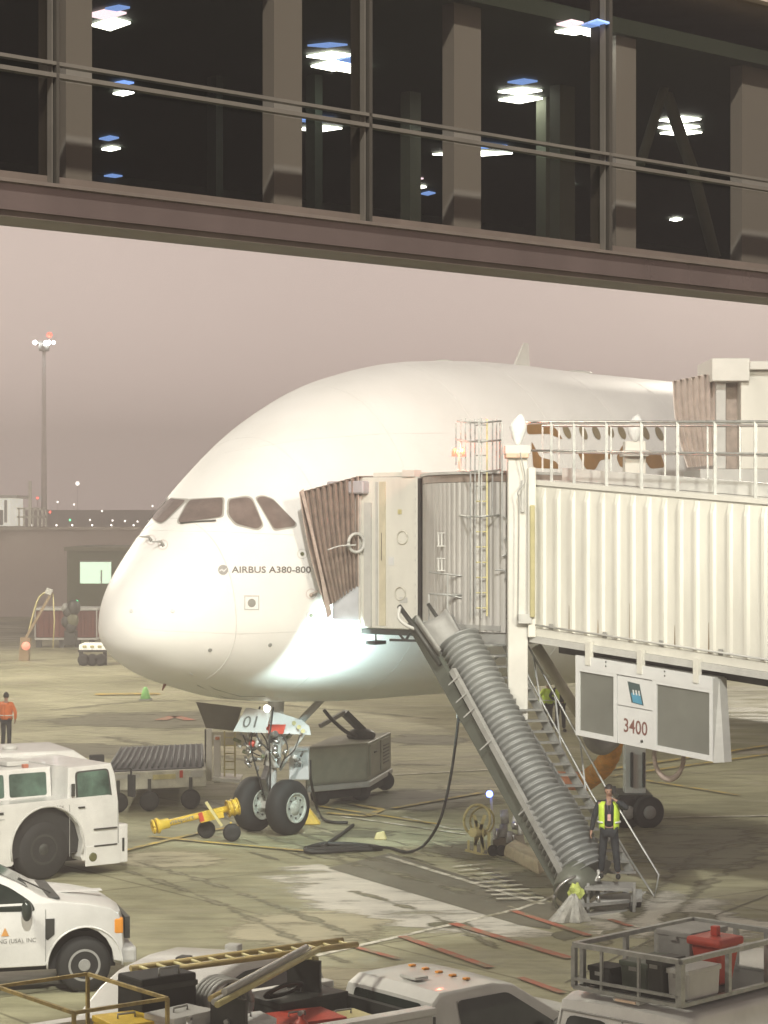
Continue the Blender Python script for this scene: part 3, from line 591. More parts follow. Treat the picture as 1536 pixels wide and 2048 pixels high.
# accordion hood
def bellows(par, px0t, px1t, yt0, yt1, px0b, px1b, yb0, yb1, Y0, Y1, n, dep, m, depthv, amp=.07, bend=0):
    mb = MB(); N = n*2; cols = []
    for i in range(N+1):
        f = i/N; row = []
        for j in range(13):
            g_ = j/12; x = (px0t+(px1t-px0t)*f)*(1-g_)+(px0b+(px1b-px0b)*f)*g_ + bend*math.sin(g_*math.pi)*(1-f); y = (yt0+(yt1-yt0)*f)*(1-g_)+(yb0+(yb1-yb0)*f)*g_
            p = P(x, y, Y0+(Y1-Y0)*f); p.y += (amp if i % 2 else -amp)*(1-.35*g_); row.append(p)
        tp = row[0].copy(); back = [tp+depthv*k+Vector((0,0,(.04 if i % 2 else 0))) for k in (1, .66, .33)]
        cols.append([mb.bm.verts.new(p) for p in back+row])
    for a, b_ in zip(cols, cols[1:]):
        for j in range(len(a)-1):
            mb.bm.faces.new((a[j], a[j+1], b_[j+1], b_[j]))
    o = mb.build('accordion_hood', m, par)
    so = o.modifiers.new('thickness', 'SOLIDIFY'); so.thickness = .02
    return o
bellows(br, 600, 716, 984, 952, 652, 716, 1216, 1172, 48.62, 48.80, 10, 0, M_brown, CW*3.0, .11, -6)
q = slab([P(600,982,48.52), P(607,978,48.52), P(664,1228,48.55), P(654,1238,48.55), P(640,1150,48.5), P(622,1070,48.5)], .06, (0,1,0)); q.build('hood_edge', M_brown, br)
q = MB(); q.tube(bez([P(655,1100,48.4),P(680,1092,48.4),P(712,1090,48.5)], 12), .018, 6); q.build('hood_rope', M_lgrey, br)
q = slab([P(664,1238,48.75),P(666,1200,48.75),P(685,1185,48.75),P(716,1172,48.8),P(716,1242,48.8)], .1, CW); q.build('hood_base', mat('blue_grey_sheet', (.45,.47,.50), .5), br)
# rotating slatted curtain between cab and tunnel
def curtain():
    mb = MB(); lo, hi = [], []; N = 92
    for i in range(N+1):
        f = i/N; a = CP(1.74,.15,0); b_ = XY(1012, 44.3, 0); p = a.lerp(b_, f); p += Vector((-.62,-.78,0))*(.95*math.sin(math.pi*f)-.0) * .8; p += Vector((-.62,-.78,0))*(.018 if (i//2) % 2 else 0)
        lo.append(mb.bm.verts.new(p+Vector((0,0,4.95)))); hi.append(mb.bm.verts.new(p+Vector((0,0,7.92))))
    for i in range(N): mb.bm.faces.new((lo[i], lo[i+1], hi[i+1], hi[i]))
    return mb
o = curtain().build('slatted_curtain', mat('curtain_grey', (.50,.49,.46), .5, .2, var=.1, stretch=(1,1,.2)), br); so = o.modifiers.new('thickness', 'SOLIDIFY'); so.thickness = .03
def disc(z0, z1, sc, m, name):
    mb = MB(); a = CP(1.72,.15,0); b_ = XY(1014, 44.3, 0); lo = []; 
    for i in range(17): f = i/16; p = a.lerp(b_, f)+Vector((-.62,-.78,0))*(.95*math.sin(math.pi*f)*.8+sc); lo.append(p)
    lo += [b_+CW*3, a+CW*3]; mb.hexa([p+Vector((0,0,z0)) for p in lo], [p+Vector((0,0,z1)) for p in lo]); mb.build(name, m, br)
disc(7.93, 8.08, .05, mat('brown_trim', (.30,.24,.20)), 'rotunda_roof'); disc(8.085, 8.14, .12, M_lgrey, 'roof_cap'); disc(4.70, 4.94, .0, M_grey, 'rotunda_floor')
for z in (6.62, 6.1):      # small louvres in the curtain
    pass
mb = MB()
for i in range(9): mb.bar(P(877+i*6.5,1066,45.35), P(877+i*6.5,1092,45.35), .028, .03)
mb.bar(P(874,1092,45.33),P(934,1092,45.33),.02); mb.bar(P(874,1066,45.33),P(934,1066,45.33),.02); mb.build('louvre', M_lgrey, br)
mb = MB()
for i in range(9): mb.bar(P(877+i*6.5,1117,45.35), P(877+i*6.5,1141,45.35), .028, .03)
mb.bar(P(874,1141,45.33),P(934,1141,45.33),.02); mb.bar(P(874,1117,45.33),P(934,1117,45.33),.02); mb.build('louvre', M_lgrey, br)
# caged service ladder and platform
def lad():
    for x in (950, 974):
        q = MB(); q.bar(P(x,838,44.4), P(x,1232,44.4), .045, .03); q.build('ladder_rail', M_galv if x == 950 else M_pyel, br)
    for i in range(13):
        y = 850+i*30.5; q = MB(); q.tube([P(951,y,44.4), P(973,y,44.4)], .014, 6); q.build('ladder_rung', M_pyel if i > 4 else M_galv, br)
    for x, y0, y1, Y in ((912,846,930,45.2),(922,838,1236,45.3),(931,836,1200,44.9),(941,838,1236,44.6),(958,838,1000,43.9),(963,836,1236,44.1),(985,840,1030,44.3),(993,838,962,44.7),(1000,842,1238,44.5),(1004,843,1100,43.9)):
        q = MB(); q.bar(P(x,y0,Y), P(x,y1,Y), .035, .03); q.build('cage_bar', M_galv, br)
    for y in (842, 880, 940, 1030):
        q = MB(); q.tube([P(915,y,45.1), P(940,y+3,44.2), P(965,y+3,43.9), P(1002,y,44.4)], .02, 6); q.build('cage_hoop', M_galv, br)
lad()
def pl():
    q = MB(); a = P(862,1246,45.2); b_ = P(1000,1252,44.3); q.obox(a, b_-a, Vector((.5,.7,0)), Vector((0,0,-.10))); q.build('landing_platform', M_grey, br)
    for x, y0, y1 in ((858,1188,1244),(895,1150,1244),(925,1188,1244),(960,1150,1244),(998,1150,1250)):
        q = MB(); q.bar(P(x,y0,44.9), P(x,y1,44.9), .035); q.build('landing_post', M_galv, br)
    for pts in ([(858,1144),(925,1152),(960,1150)], [(895,1190),(925,1196),(1000,1194)], [(858,1188),(925,1190)]):
        q = MB(); q.tube([P(x,y,44.9) for x, y in pts], .02, 6); q.build('landing_rail', M_galv, br)
pl()
# stairs down to the apron
def YS(y): return 44.4-(y-1260)/(1770-1260)*2.6
def SP(x, y, dY=0): return P(x, y, YS(y)+dY)
def stairs():
    Lf = [(942,1276),(1103,1540),(1148,1613),(1215,1745)]; Rt = [(1001,1267),(1136,1536),(1185,1617),(1262,1745)]
    q = MB(); 
    for a, b_ in zip(Lf, Lf[1:]): q.bar(SP(*a), SP(*b_), .05, .17)
    q.build('stringer', M_galv, br)
    q = MB()
    for a, b_ in zip(Rt, Rt[1:]): q.bar(SP(*a,.25), SP(*b_,.25), .05, .17)
    q.build('stringer', M_galv, br)
    def at(pts, y):
        for a, b_ in zip(pts, pts[1:]):
            if y <= b_[1] or b_ is pts[-1]: f = (y-a[1])/(b_[1]-a[1]); return a[0]+(b_[0]-a[0])*f
    y = 1288
    while y < 1742:
        a = SP(at(Lf, y), y); b_ = SP(at(Rt, y), y-1, .25); q = MB(); q.obox(a, b_-a, Vector((.10,-.14,0)), Vector((0,0,-.04))); q.build('tread', M_galv, br); y += 21.6
    for pts in ([(1000,1189),(1067,1312),(1210,1572),(1318,1750),(1309,1792),(1262,1722)], [(1000,1222),(1060,1360),(1180,1582),(1262,1722)], [(905,1230),(1010,1420),(1112,1600)]):
        q = MB(); q.tube([SP(x, y_, .3 if pts[0][0] == 1000 else -.1) for x, y_ in pts], .022, 7); q.build('handrail', M_galv, br)
    for x, y_, x2, y2 in ((1002,1190,1010,1285),(1040,1262,1052,1352),(1067,1312,1085,1435),(1110,1390,1122,1500),(1160,1480,1172,1590),(1000,1222,1035,1250)):
        q = MB(); q.bar(SP(x,y_,.3), SP(x2,y2,.28), .03); q.build('baluster', M_galv, br)
    for a, b_ in (((1010,1285),(1045,1262)),((975,1330),(1000,1310)),((1020,1452),(1035,1420)),((1030,1485),(1058,1530)),((1076,1570),(1090,1520)),((1012,1420),(1050,1505))):
        q = MB(); q.bar(SP(*a,.1), SP(*b_,.1), .03); q.build('stair_brace', M_galv, br)
stairs()
# beacons on the cab roof
M_rlamp = mat('red_lamp', (.9,.1,.05), emit=(1,.05,.03), es=7)
for x, y in ((910,905),(926,905)):
    q = MB(); q.lathe(P(x,y+8,45.6), (0,0,1), [(0,.07),(.10,.07),(.15,.05),(.17,.0)], 14); q.build('beacon_lamp', M_rlamp, br)
q = MB(); q.bar(P(918,911,45.6), P(918,950,45.6), .03); q.bar(P(904,911,45.6), P(932,911,45.6), .04,.03); q.build('beacon_stand', M_grey, br)
l = bpy.data.lights.new('beacon_glow', 'POINT'); l.energy = 160; l.color = (1,.15,.08); l.shadow_soft_size = .1; lo_ = bpy.data.objects.new('beacon_glow', l); C.objects.link(lo_); lo_.location = P(918,895,45.5)
# cool white work lamp under the cab
l = bpy.data.lights.new('underbridge_lamp', 'SPOT'); l.energy = 480; l.color = (.75,1,1); l.shadow_soft_size = .15; l.spot_size = R(150); lo_ = bpy.data.objects.new('underbridge_lamp', l); C.objects.link(lo_); lo_.location = CP(.2,-.35,4.35)
lo_.rotation_euler = (P(690,1320,50.3)-lo_.location).to_track_quat('-Z','Y').to_euler()
q = MB(); q.bar(CP(.2,-.2,4.45), CP(.2,-.1,4.7), .03); q.ball(CP(.2,-.18,4.42), .07, 1, 1, .7); q.build('work_lamp', M_lgrey, br)
q = MB(); q.bar(P(780,1280,47.4), P(862,1282,46.9), .05); q.build('cross_bar', M_dark, br)
q = MB(); q.tube(bez([P(795,1262,47.3),P(810,1280,47.3),P(822,1265,47.2),P(835,1278,47.2),P(842,1262,47.1)], 24), .03, 6); q.build('cable_bundle', M_dark, br)
# bagged cameras on the two columns
def bagged(c, h, w_, name, lab):
    random.seed(int(c.x*10)); mb = MB(); mb.ball((0,0,h*.5), .5, w_, w_*.8, h)
    for v in mb.bm.verts:
        z = v.co.z/h; k = .62+.55*z if z < .55 else 1.25-.75*(z-.3); v.co.x *= k*random.uniform(.9,1.1); v.co.y *= k*random.uniform(.9,1.1); v.co.x += .10*max(z-.5,0)
    mb.bm.transform(Matrix.Translation(c)); o = mb.build(name, mat('white_plastic_bag', (.82,.84,.82), .35, var=.06, bump=.6, scale=8), None, smooth=1.0); return tag(o, lab, 'covered camera', 'bagged cameras')
bagged(P(1036,892,43.7), .62, .34, 'bagged_camera', 'white plastic bag tied over the camera on the near cream lift column')
bagged(P(1270,884,53), .64, .42, 'bagged_camera', 'white plastic bag tied over the camera on the far column behind the roof railing')
# ------------------------------------------------------------------ air unit under the tunnel
ac = thing('air_conditioning_unit', TP(2.9,-.2,-1.8), 0, 'grey mesh air unit numbered 3400 hung under the ribbed bridge tunnel', 'air unit')
ta, tb, tc_, td = 1.32, 2.31, 3.25, 4.62
tbox(ta, td, .10, -.2, -1.74, -.28).build('casing', M_lgrey, ac)
tbox(ta-.04, td+.02, .16, .10, -.50, -.27).build('header_plate', M_sign, ac)
def gridm():
    m = mat('fine_mesh', (.20,.205,.18), .6, .2, var=.12, scale=1.2); return m
for a, b_ in ((ta,tb),(tc_,td)):
    tbox(a+.06, b_-.06, .125, .10, -1.68, -.56).build('mesh_panel', gridm(), ac)
    f = MB(); 
    for u in ((a-.04,a+.06,-1.78,-.5),(b_-.06,b_+.02,-1.78,-.5)): tbox(u[0],u[1],.155,.101,u[2],u[3],f)
    tbox(a+.06,b_-.06,.155,.101,-1.78,-1.68,f); tbox(a+.06,b_-.06,.155,.101,-.56,-.50,f); f.build('panel_frame', M_sign, ac)
tbox(tb+.03, tc_-.05, .14, .10, -1.06, -.52).build('upper_plate', M_sign, ac); tbox(tb+.03, tc_-.05, .14, .10, -1.78, -1.08).build('lower_plate', M_sign, ac)
lay(text2d('3400', tb+.19, -1.55, tc_-.17, -1.29, flip=False, bold=.01), lambda x, y: TP(x, .146, y), 'unit_number', M_inkred, ac)
lay(flat2d([(tb+.28,-.60),(tb+.58,-.62),(tb+.68,-1.0),(tb+.38,-.98)]), lambda x, y: TP(x, .145, y), 'emblem', mat('emblem_dark', (.06,.10,.10)), ac)
lay(flat2d([(tb+.37,-.80),(tb+.60,-.80),(tb+.655,-.985),(tb+.42,-.97)]), lambda x, y: TP(x, .149, y), 'emblem_wave', mat('emblem_blue', (.08,.30,.45)), ac)
for x in (.41,.48,.55): lay(flat2d([(tb+x,-.74),(tb+x+.035,-.74),(tb+x+.05,-.83),(tb+x+.015,-.83)]), lambda x, y: TP(x, .152, y), 'emblem_stripe', M_sign, ac)
f = MB(); f.hexa([TP(td+.02,.14,-1.80),TP(td+.16,.0,-1.78),TP(td+.16,-.2,-1.78),TP(td+.02,-.2,-1.80)], [TP(td+.02,.14,-.30),TP(td+.04,.0,-.30),TP(td+.04,-.2,-.30),TP(td+.02,-.2,-.30)]); f.build('end_cover', M_lgrey, ac)
for t in (1.55, 2.85, 4.2):
    q = MB(); tbox(t, t+.12, .18, .08, -.42, .02, q); q.build('hanger', M_cream, ac)
q = MB(); q.lathe(TP(2.95,.14,-1.66), TN, [(0,.025),(.02,.025)], 10); q.build('drain_knob', M_dark, ac)
for t in (2.05, 3.5):
    for dz in (-.32,-.40):
        q = MB(); tbox(t,t+.03,.165,.161,dz,dz+.03,q); q.build('latch', M_dark, ac)
# cables and ducts below the unit
o = MB().torus(P(1338,1512,41.6), (.2,1,.1), .27, .04, 26, 8).build('hanging_hose_loop', M_brown); 
for v in o.data.vertices: v.co.z = P(0,1512,41.6).z+(v.co.z-P(0,1512,41.6).z)*1.6
tag(o, 'brown hose coil hanging below the mesh air unit', 'hose')
pd = thing('air_duct', G(1180,1600), 0, 'orange and grey flexible air duct leading down to the apron below the air unit', 'air duct')
q = MB(); q.tube([P(1072,1292,46), P(1120,1368,46), P(1180,1462,46)], .115, 14); q.build('rigid_pipe', mat('beige_pipe', (.52,.50,.38), .4), pd)
q = MB(); q.tube(bez([P(1180,1462,46), P(1188,1484,46), P(1205,1492,46), P(1225,1478,46.2)], 16), .19, 14); q.build('elbow', M_grey, pd)
def ribbed(pts, r, m, name, par, pitch=.13, amp=.05, seg=20):
    pts = [Vector(p) for p in pts]; L = [0]
    for a, b_ in zip(pts, pts[1:]): L.append(L[-1]+(b_-a).length)
    N = int(L[-1]/pitch)*6; out = []; rr = []
    for i in range(N+1):
        d = L[-1]*i/N; k = 0
        while k < len(L)-2 and d > L[k+1]: k += 1
        out.append(pts[k].lerp(pts[k+1], (d-L[k])/(L[k+1]-L[k]))); rr.append(r*(1+amp*math.cos(i*math.pi/3)))
    q = MB(); q.tube(out, rr, seg); return q.build(name, m, par)
ribbed(bez([P(1228,1470,46.4), P(1222,1505,46.8), P(1205,1535,47.3), P(1172,1562,48.6)], 16), .21, mat('orange_duct', (.90,.42,.05), .6, var=.25, scale=4), 'flexible_duct', pd, .22, .05)
ribbed(bez([P(1172,1562,48.6), P(1110,1560,51), P(1080,1545,53)], 10), .20, mat('faded_duct', (.75,.30,.16), .7, var=.2), 'faded_duct', pd, .25, .04)
# ------------------------------------------------------------------ baggage chute (grey ribbed tube with rail)
ch = thing('baggage_chute', G(1170,1830), 0, 'grey corrugated baggage chute slanting from the bridge landing down to the apron', 'baggage chute')
def YC(y): return 44.2-(y-1260)/(1760-1260)*2.6
M_tube = mat('corrugated_grey', (.27,.28,.27), .42, .15, var=.12, scale=3)
def KP(x, y, dY=0): return P(x, y, YC(y)+dY)
ribbed([KP(918,1282), KP(1112,1650)],   .385, M_tube, 'upper_tube', ch, .125, .13, 30)
ribbed([KP(1088,1604,-.12), KP(1172,1752,-.12)], .47, M_tube, 'lower_tube', ch, .125, .12, 30)
def railb():
    q = MB(); a, b_ = KP(826,1240,.1), KP(1132,1785,.1); q.bar(a, b_, .12, .30); return q
railb().build('side_rail', mat('dark_green_rail', (.10,.11,.09), .5), ch)
q = MB(); q.bar(KP(905,1340,-.3), KP(1128,1752,-.4), .10, .12); q.build('lower_side_rail', M_grey, ch)
# open trough at the top
def trough():
    mb = MB(); rows = []
    for i in range(7):
        f = i/6; cx, cy = 858+(905-858)*f, 1232+(1300-1232)*f; c = KP(cx, cy, .0); row = []
        ax = (KP(905,1300)-KP(858,1232)).normalized(); sd = Vector((.80,.60,0)); sd = (sd-ax*sd.dot(ax)).normalized(); up = sd.cross(ax).normalized()
        if up.z < 0: up = -up
        for j in range(13): a = math.pi*(1+j/12); row.append(mb.bm.verts.new(c+sd*math.cos(a)*.42+up*(math.sin(a)*.34+.12)))
        rows.append(row)
    for a, b_ in zip(rows, rows[1:]):
        for j in range(12): mb.bm.faces.new((a[j], a[j+1], b_[j+1], b_[j])).smooth = True
    return mb
o = trough().build('trough', M_grey, ch); so = o.modifiers.new('t', 'SOLIDIFY'); so.thickness = .03
q = MB(); q.tube([KP(798,1212,-.2),KP(835,1262,-.2),KP(880,1330,-.2)], .05, 8); q.build('trough_lip', M_dark, ch)
q = MB(); q.tube([KP(856,1208,.3),KP(893,1262,.3)], .04, 8); q.build('trough_lip', M_dark, ch)
q = MB(); q.tube(bez([KP(800,1214,-.25),KP(797,1235,-.25),KP(812,1250,-.25),KP(830,1258,-.2)], 14), .035, 7); q.build('lip_hoop', M_lgrey, ch)
for x, y in ((905,1360),(920,1395),(935,1425),(968,1490),(1045,1620)):
    q = MB(); q.bar(KP(x-8,y+10,-.3), KP(x+14,y-10,-.45), .025); q.build('strap_clip', M_galv, ch)
# lower end: ring, mechanism and wheeled cart
q = MB(); q.torus(KP(1142,1786,-.3), Vector((.5,-.8,-.5)), .36, .035, 26, 8); q.build('end_ring', M_steel, ch)
q = MB(); q.tube([KP(1160,1752,-.2), KP(1140,1790,-.3)], [.42,.34], 24); q.build('end_drum', mat('drum_dark', (.14,.15,.12), .4), ch)
for i in range(12):
    x = 1165+random.uniform(-22,45); y = 1745+random.uniform(-10,60); q = MB(); q.tube([KP(x,y,-.5), KP(x+random.uniform(-12,14), y+random.uniform(8,24), -.5)], random.uniform(.02,.05), 8); q.build('linkage', random.choice([M_steel,M_grey,M_dark,M_lgrey]), ch)
ct = thing('wheeled_cart', G(1215,1838), 0, 'low grey steel cart on castors under the foot of the chute and stairs', 'cart')
def cartbar(a, b_, Ya, Yb, w_, m, nm): q = MB(); q.bar(P(*a,Ya), P(*b_,Yb), w_, w_*.8); q.build(nm, m, ct)
cartbar((1155,1812),(1282,1800),40.6,41.4,.07,M_galv,'frame_bar'); cartbar((1178,1790),(1268,1776),42.0,42.6,.05,M_galv,'frame_bar'); cartbar((1172,1832),(1250,1824),40.7,41.2,.10,M_grey,'frame_bar')
cartbar((1250,1824),(1276,1834),41.2,41.2,.05,M_dark,'frame_bar'); cartbar((1282,1800),(1268,1776),41.4,42.6,.05,M_galv,'frame_bar'); cartbar((1155,1812),(1178,1790),40.6,42,.05,M_galv,'frame_bar')
q = MB(); q.obox(P(1185,1808,40.8), P(1275,1800,41.3)-P(1185,1808,40.8), Vector((.25,.8,0)), Vector((0,0,.03))); q.build('deck_plate', M_lgrey, ct)
for x, y, Y in ((1160,1830,40.45),(1265,1822,41.1),(1250,1800,42.2),(1276,1816,41.6)):
    q = MB(); c = P(x, y, Y); c.z = .10; q.lathe(c-Vector((.03,0,0)), (1,.3,0), [(0,.05),(.0,.095),(.06,.095),(.06,.05)], 18); wq = q.build('castor', M_black, ct); q = MB(); q.bar(c+Vector((.02,0,.02)), c+Vector((.02,0,.24)), .04, .10); q.build('fork', M_galv, wq)
q = MB(); q.obox(P(1178,1762,41.5), P(1272,1764,41.7)-P(1178,1762,41.5), Vector((-.15,-.75,0)), Vector((0,0,-.05))); q.build('foot_plate', M_grey, br)
for x, y in ((1176,1775),(1268,1778)): q = MB(); q.bar(P(x,1766,41.0), XY(x,41.0,.02), .05); q.build('plate_leg', M_galv, br)
# crumpled sheet and yellow bundle at the foot
def lump(c, r, sx, sy, sz, m, name, amp=.25, seed=1):
    random.seed(seed); mb = MB(); bmesh.ops.create_icosphere(mb.bm, subdivisions=3, radius=r)
    from mathutils import noise as N_
    for v in mb.bm.verts: k = 1+amp*N_.noise(v.co*4/r*.5+Vector((seed,0,0)))+amp*.5*N_.noise(v.co*11/r*.5); v.co = Vector((v.co.x*sx*k, v.co.y*sy*k, max(v.co.z*sz*k, -r*sz*.8)))
    mb.bm.transform(Matrix.Translation(c)); return mb.build(name, m, None, smooth=1.2)
def draped(c, r, h, folds, m, name, seed):
    random.seed(seed); mb = MB(); rows = []; ph = [random.uniform(0,6.28) for _ in range(4)]
    for i in range(11):
        f = i/10; row = []
        for k in range(48):
            a = 2*math.pi*k/48; fold = 1+.16*math.sin(folds*a+ph[0]+f*1.4)*f+.09*math.sin((folds*2+1)*a+ph[1])*f+.06*math.sin(3*a+ph[2])
            rr = r*(.10+.90*f**.75)*fold; row.append(mb.bm.verts.new(Vector(c)+Vector((rr*math.cos(a)+.10*(1-f), rr*math.sin(a)*.8, h*(1-f)**1.1*(1+.05*math.sin(5*a+ph[3]))+.01))))
        rows.append(row)
    for a, b_ in zip(rows, rows[1:]):
        for k in range(48): mb.bm.faces.new((a[k], a[(k+1)%48], b_[(k+1)%48], b_[k]))
    mb.bm.faces.new(rows[0][::-1]); mb.bm.faces.new(rows[-1]); return mb.build(name, m, None, smooth=.6)
tag(draped(G(1136,1842), .33, .46, 7, mat('crumpled_sheet', (.46,.46,.41), .4, var=.25, scale=6, bump=.6), 'plastic_sheet', 3), 'crumpled grey plastic sheet heaped beside the castors of the low cart', 'plastic sheet')
tag(lump(P(1152,1786,40.6), .15, .85, .8, 1.15, mat('hi_vis_bundle', (.62,.72,.18), .5, var=.25, scale=9, bump=.6), 'cloth_bundle', .5, 8), 'bright yellow green bundle on the lower end of the corrugated chute', 'bundle')
# ------------------------------------------------------------------ upper bridge, far right
ub = thing('boarding_bridge', G(1280,1625), 0, 'cream upper deck boarding bridge with pale accordion hood at the right edge', 'boarding bridge')
colm(1482, 1760, 740, 938, 54, 3.0, M_cream, 'cab', ub); colm(1424, 1500, 716, 762, 53.8, 2.5, M_white, 'hood_housing', ub); colm(1432, 1452, 762, 938, 54.2, .5, M_lgrey, 'front_post', ub); colm(1500,1760,722,739,53.7,3.2,M_white,'cab_roof',ub)
colm(1452, 1483, 745, 938, 54.6, 1.5, M_brown, 'doorway', ub)
M_pbel = mat('pale_accordion', (.74,.66,.60), .8, var=.15, scale=4)
bellows(ub, 1345, 1442, 762, 742, 1375, 1442, 935, 930, 54.6, 54.4, 8, 0, M_pbel, Vector((1.4,1.8,0)), .13, -8)
colm(1250, 1292, 882, 1600, 53, .5, M_cream, 'lift_column', ub); 
for x in (1264, 1288): colm(x-3, x+3, 1505, 1575, 52.9, .08, M_dark, 'column_slot', ub)
colm(1246, 1298, 900, 912, 52.7, .8, M_white, 'column_cap', ub); colm(1236, 1306, 1590, 1604, 52.6, 1.4, M_dark, 'bogie_frame', ub)
colm(1400,1800,938,980,54,3,M_lgrey,'floor_beam',ub)
for x in (1248, 1290):
    q = MB(); c = P(x, 1610, 52.7); c.z = .36; q.lathe(c, (.3,-1,0), [(0,.2),(0,.34),(.04,.38),(.24,.38),(.28,.34),(.28,.15)], 26); wq = q.build('wheel', M_black, ub); q = MB(); q.lathe(c+Vector((.08,-.27,0)), (.3,-1,0), [(0,.16),(.03,.15),(.03,.05)], 20); q.build('hub', M_grey, wq)
# ------------------------------------------------------------------ vehicles
def profile_body(poly, hw, belt, tumble, x_front=None, taper=0, bev=.045, seg=3, crown=0):
    mb = MB(); bm = mb.bm; vs = [bm.verts.new((x, -hw, z)) for x, z in poly]; f = bm.faces.new(vs)
    r_ = bmesh.ops.extrude_face_region(bm, geom=[f]); 
    for g_ in r_['geom']:
        if isinstance(g_, bmesh.types.BMVert): g_.co.y = hw
    bmesh.ops.recalc_face_normals(bm, faces=bm.faces)
    ed = [x for x in bm.edges if x.calc_face_angle(0) > .9 and (abs(x.verts[0].co.y-x.verts[1].co.y) < .01)]
    bmesh.ops.bevel(bm, geom=ed, offset=bev, segments=seg, affect='EDGES', profile=.6, clamp_overlap=True)
    for z in (belt, belt+.12): bmesh.ops.bisect_plane(bm, geom=bm.verts[:]+bm.edges[:]+bm.faces[:], plane_co=(0,0,z), plane_no=(0,0,1))
    for y in (-hw*.6, 0, hw*.6): bmesh.ops.bisect_plane(bm, geom=bm.verts[:]+bm.edges[:]+bm.faces[:], plane_co=(0,y,0), plane_no=(0,1,0))
    zm = max(p[1] for p in poly); xf = max(p[0] for p in poly)
    for v in bm.verts:
        if v.co.z > belt: v.co.y *= 1-tumble*(v.co.z-belt)/(zm-belt)
        if taper and v.co.x > xf-taper[0]: v.co.x -= taper[1]*(abs(v.co.y)/hw)**2*((v.co.x-(xf-taper[0]))/taper[0])
        if crown and v.co.z > belt: v.co.z += crown*(1-(v.co.y/hw)**2)
    bmesh.ops.triangulate(bm, faces=bm.faces, quad_method='BEAUTY', ngon_method='BEAUTY')
    return mb
def arc_notch(cx, r, z0, cz, n=9):     # from front to back, over the wheel
    a0 = math.asin(max(-1, min(1, (z0-cz)/r))); return [(cx+r*math.cos(a0+(math.pi-2*a0)*i/n), cz+r*math.sin(a0+(math.pi-2*a0)*i/n)) for i in range(n+1)]
def ltree(o): 
    bm = bmesh.new(); bm.from_mesh(o.data); t = BVHTree.FromBMesh(bm); bm.free(); return t
def side_patch(tree, bm, side, name, m, par, off=.006):
    def fn(x, y):
        h = tree.ray_cast(Vector((x, 4*side, y)), Vector((0, -side, 0))); return None if h[0] is None else h[0]+Vector((0, side*off, 0))
    for v in bm.verts:
        q = fn(v.co.x, v.co.y); v.co = q if q is not None else Vector((v.co.x, side, v.co.y))
    mb = MB(); mb.bm.free(); mb.bm = bm; o = mb.build(name, m, par, local=True, fix=False); return o
def end_patch(tree, bm, d, name, m, par, off=.008):
    for v in bm.verts:
        h = tree.ray_cast(Vector((6*d if d < 0 else 6, v.co.x, v.co.y)), Vector((-d, 0, 0))); q = h[0]+Vector((d*off, 0, off)) if h[0] is not None else Vector((0, v.co.x, v.co.y)); v.co = q
    mb = MB(); mb.bm.free(); mb.bm = bm; return mb.build(name, m, par, local=True, fix=False)
def wheel(par, x, y, r, wd, side, rimr, rm=M_lgrey):
    q = MB(); q.lathe((x, y, r), (0, side, 0), [(-wd,rimr),(-wd,r*.86),(-wd*.85,r*.97),(-wd*.5,r),(-wd*.15,r*.97),(0,r*.86),(0,rimr)], 34); t = q.build('wheel', M_black, par, local=True, smooth=.9)
    q = MB(); q.lathe((x, y, r), (0, side, 0), [(-.06,rimr*1.02),(.005,rimr*1.02),(.008,rimr*.88),(-.05,rimr*.8),(-.03,rimr*.5),(.01,rimr*.35),(.012,.01)], 28); q.build('rim', rm, t, local=True, smooth=.8); return t
def lbox(par, x0, x1, y0, y1, z0, z1, name, m, bev=0):
    q = MB(); q.box(x0,x1,y0,y1,z0,z1)
    if bev: q.bevel(bev, 2)
    return q.build(name, m, par, local=True)
def ltube(par, pts, r, name, m, seg=8): q = MB(); q.tube(pts, r, seg); return q.build(name, m, par, local=True)
# white pickup, left
yw = R(16); near = XY(170, 34, 0)
pk = thing('pickup_truck', near+Vector((-math.sin(yw), math.cos(yw), 0))*1.0, yw, 'white pickup truck with dark lettering on its door at the left edge', 'pickup truck')
pp = [(.98,.42),(1.0,.70),(.97,1.12),(.90,1.30),(.72,1.40),(.25,1.49),(-.42,1.54),(-.62,1.60),(-1.0,1.80),(-1.45,2.0),(-1.8,2.05),(-3.2,2.05),(-3.55,1.98),(-3.72,1.52),(-5.3,1.50),(-5.32,.75),(-4.7,.62)]+[p for p in arc_notch(-4.15,.52,.60,.42)]+[(-3.6,.45),(-.62,.42)]+list(reversed(arc_notch(0,.53,.48,.42)))
def fixpoly(): return [(.70,.45),(.72,.70),(.70,1.02),(.64,1.18),(.50,1.27),(.10,1.35),(-.42,1.42),(-.62,1.48),(-1.0,1.70),(-1.5,1.93),(-1.9,2.0),(-3.2,2.0),(-3.55,1.93),(-3.72,1.45),(-5.3,1.44),(-5.32,.75),(-4.72,.50)]+list(reversed(arc_notch(-4.15,.55,.50,.44)))+[(-3.58,.45),(-.60,.45)]+list(reversed(arc_notch(0,.56,.48,.44)))
bd = profile_body(fixpoly(), 1.0, 1.38, .20, taper=(1.0,.14), bev=.05).build('body', M_vwhite, pk, local=True, smooth=.55)
tr_ = ltree(bd)
side_patch(tr_, flat2d(rounded([(-.80,1.42),(-1.10,1.63),(-1.58,1.85),(-2.05,1.87),(-2.08,1.32),(-.74,1.28)], .08), .15), -1, 'front_door_window', M_glass, pk)
side_patch(tr_, flat2d(rounded([(-2.2,1.94),(-3.1,1.92),(-3.25,1.42),(-2.2,1.40)], .08), .2), -1, 'rear_door_window', M_glass, pk)
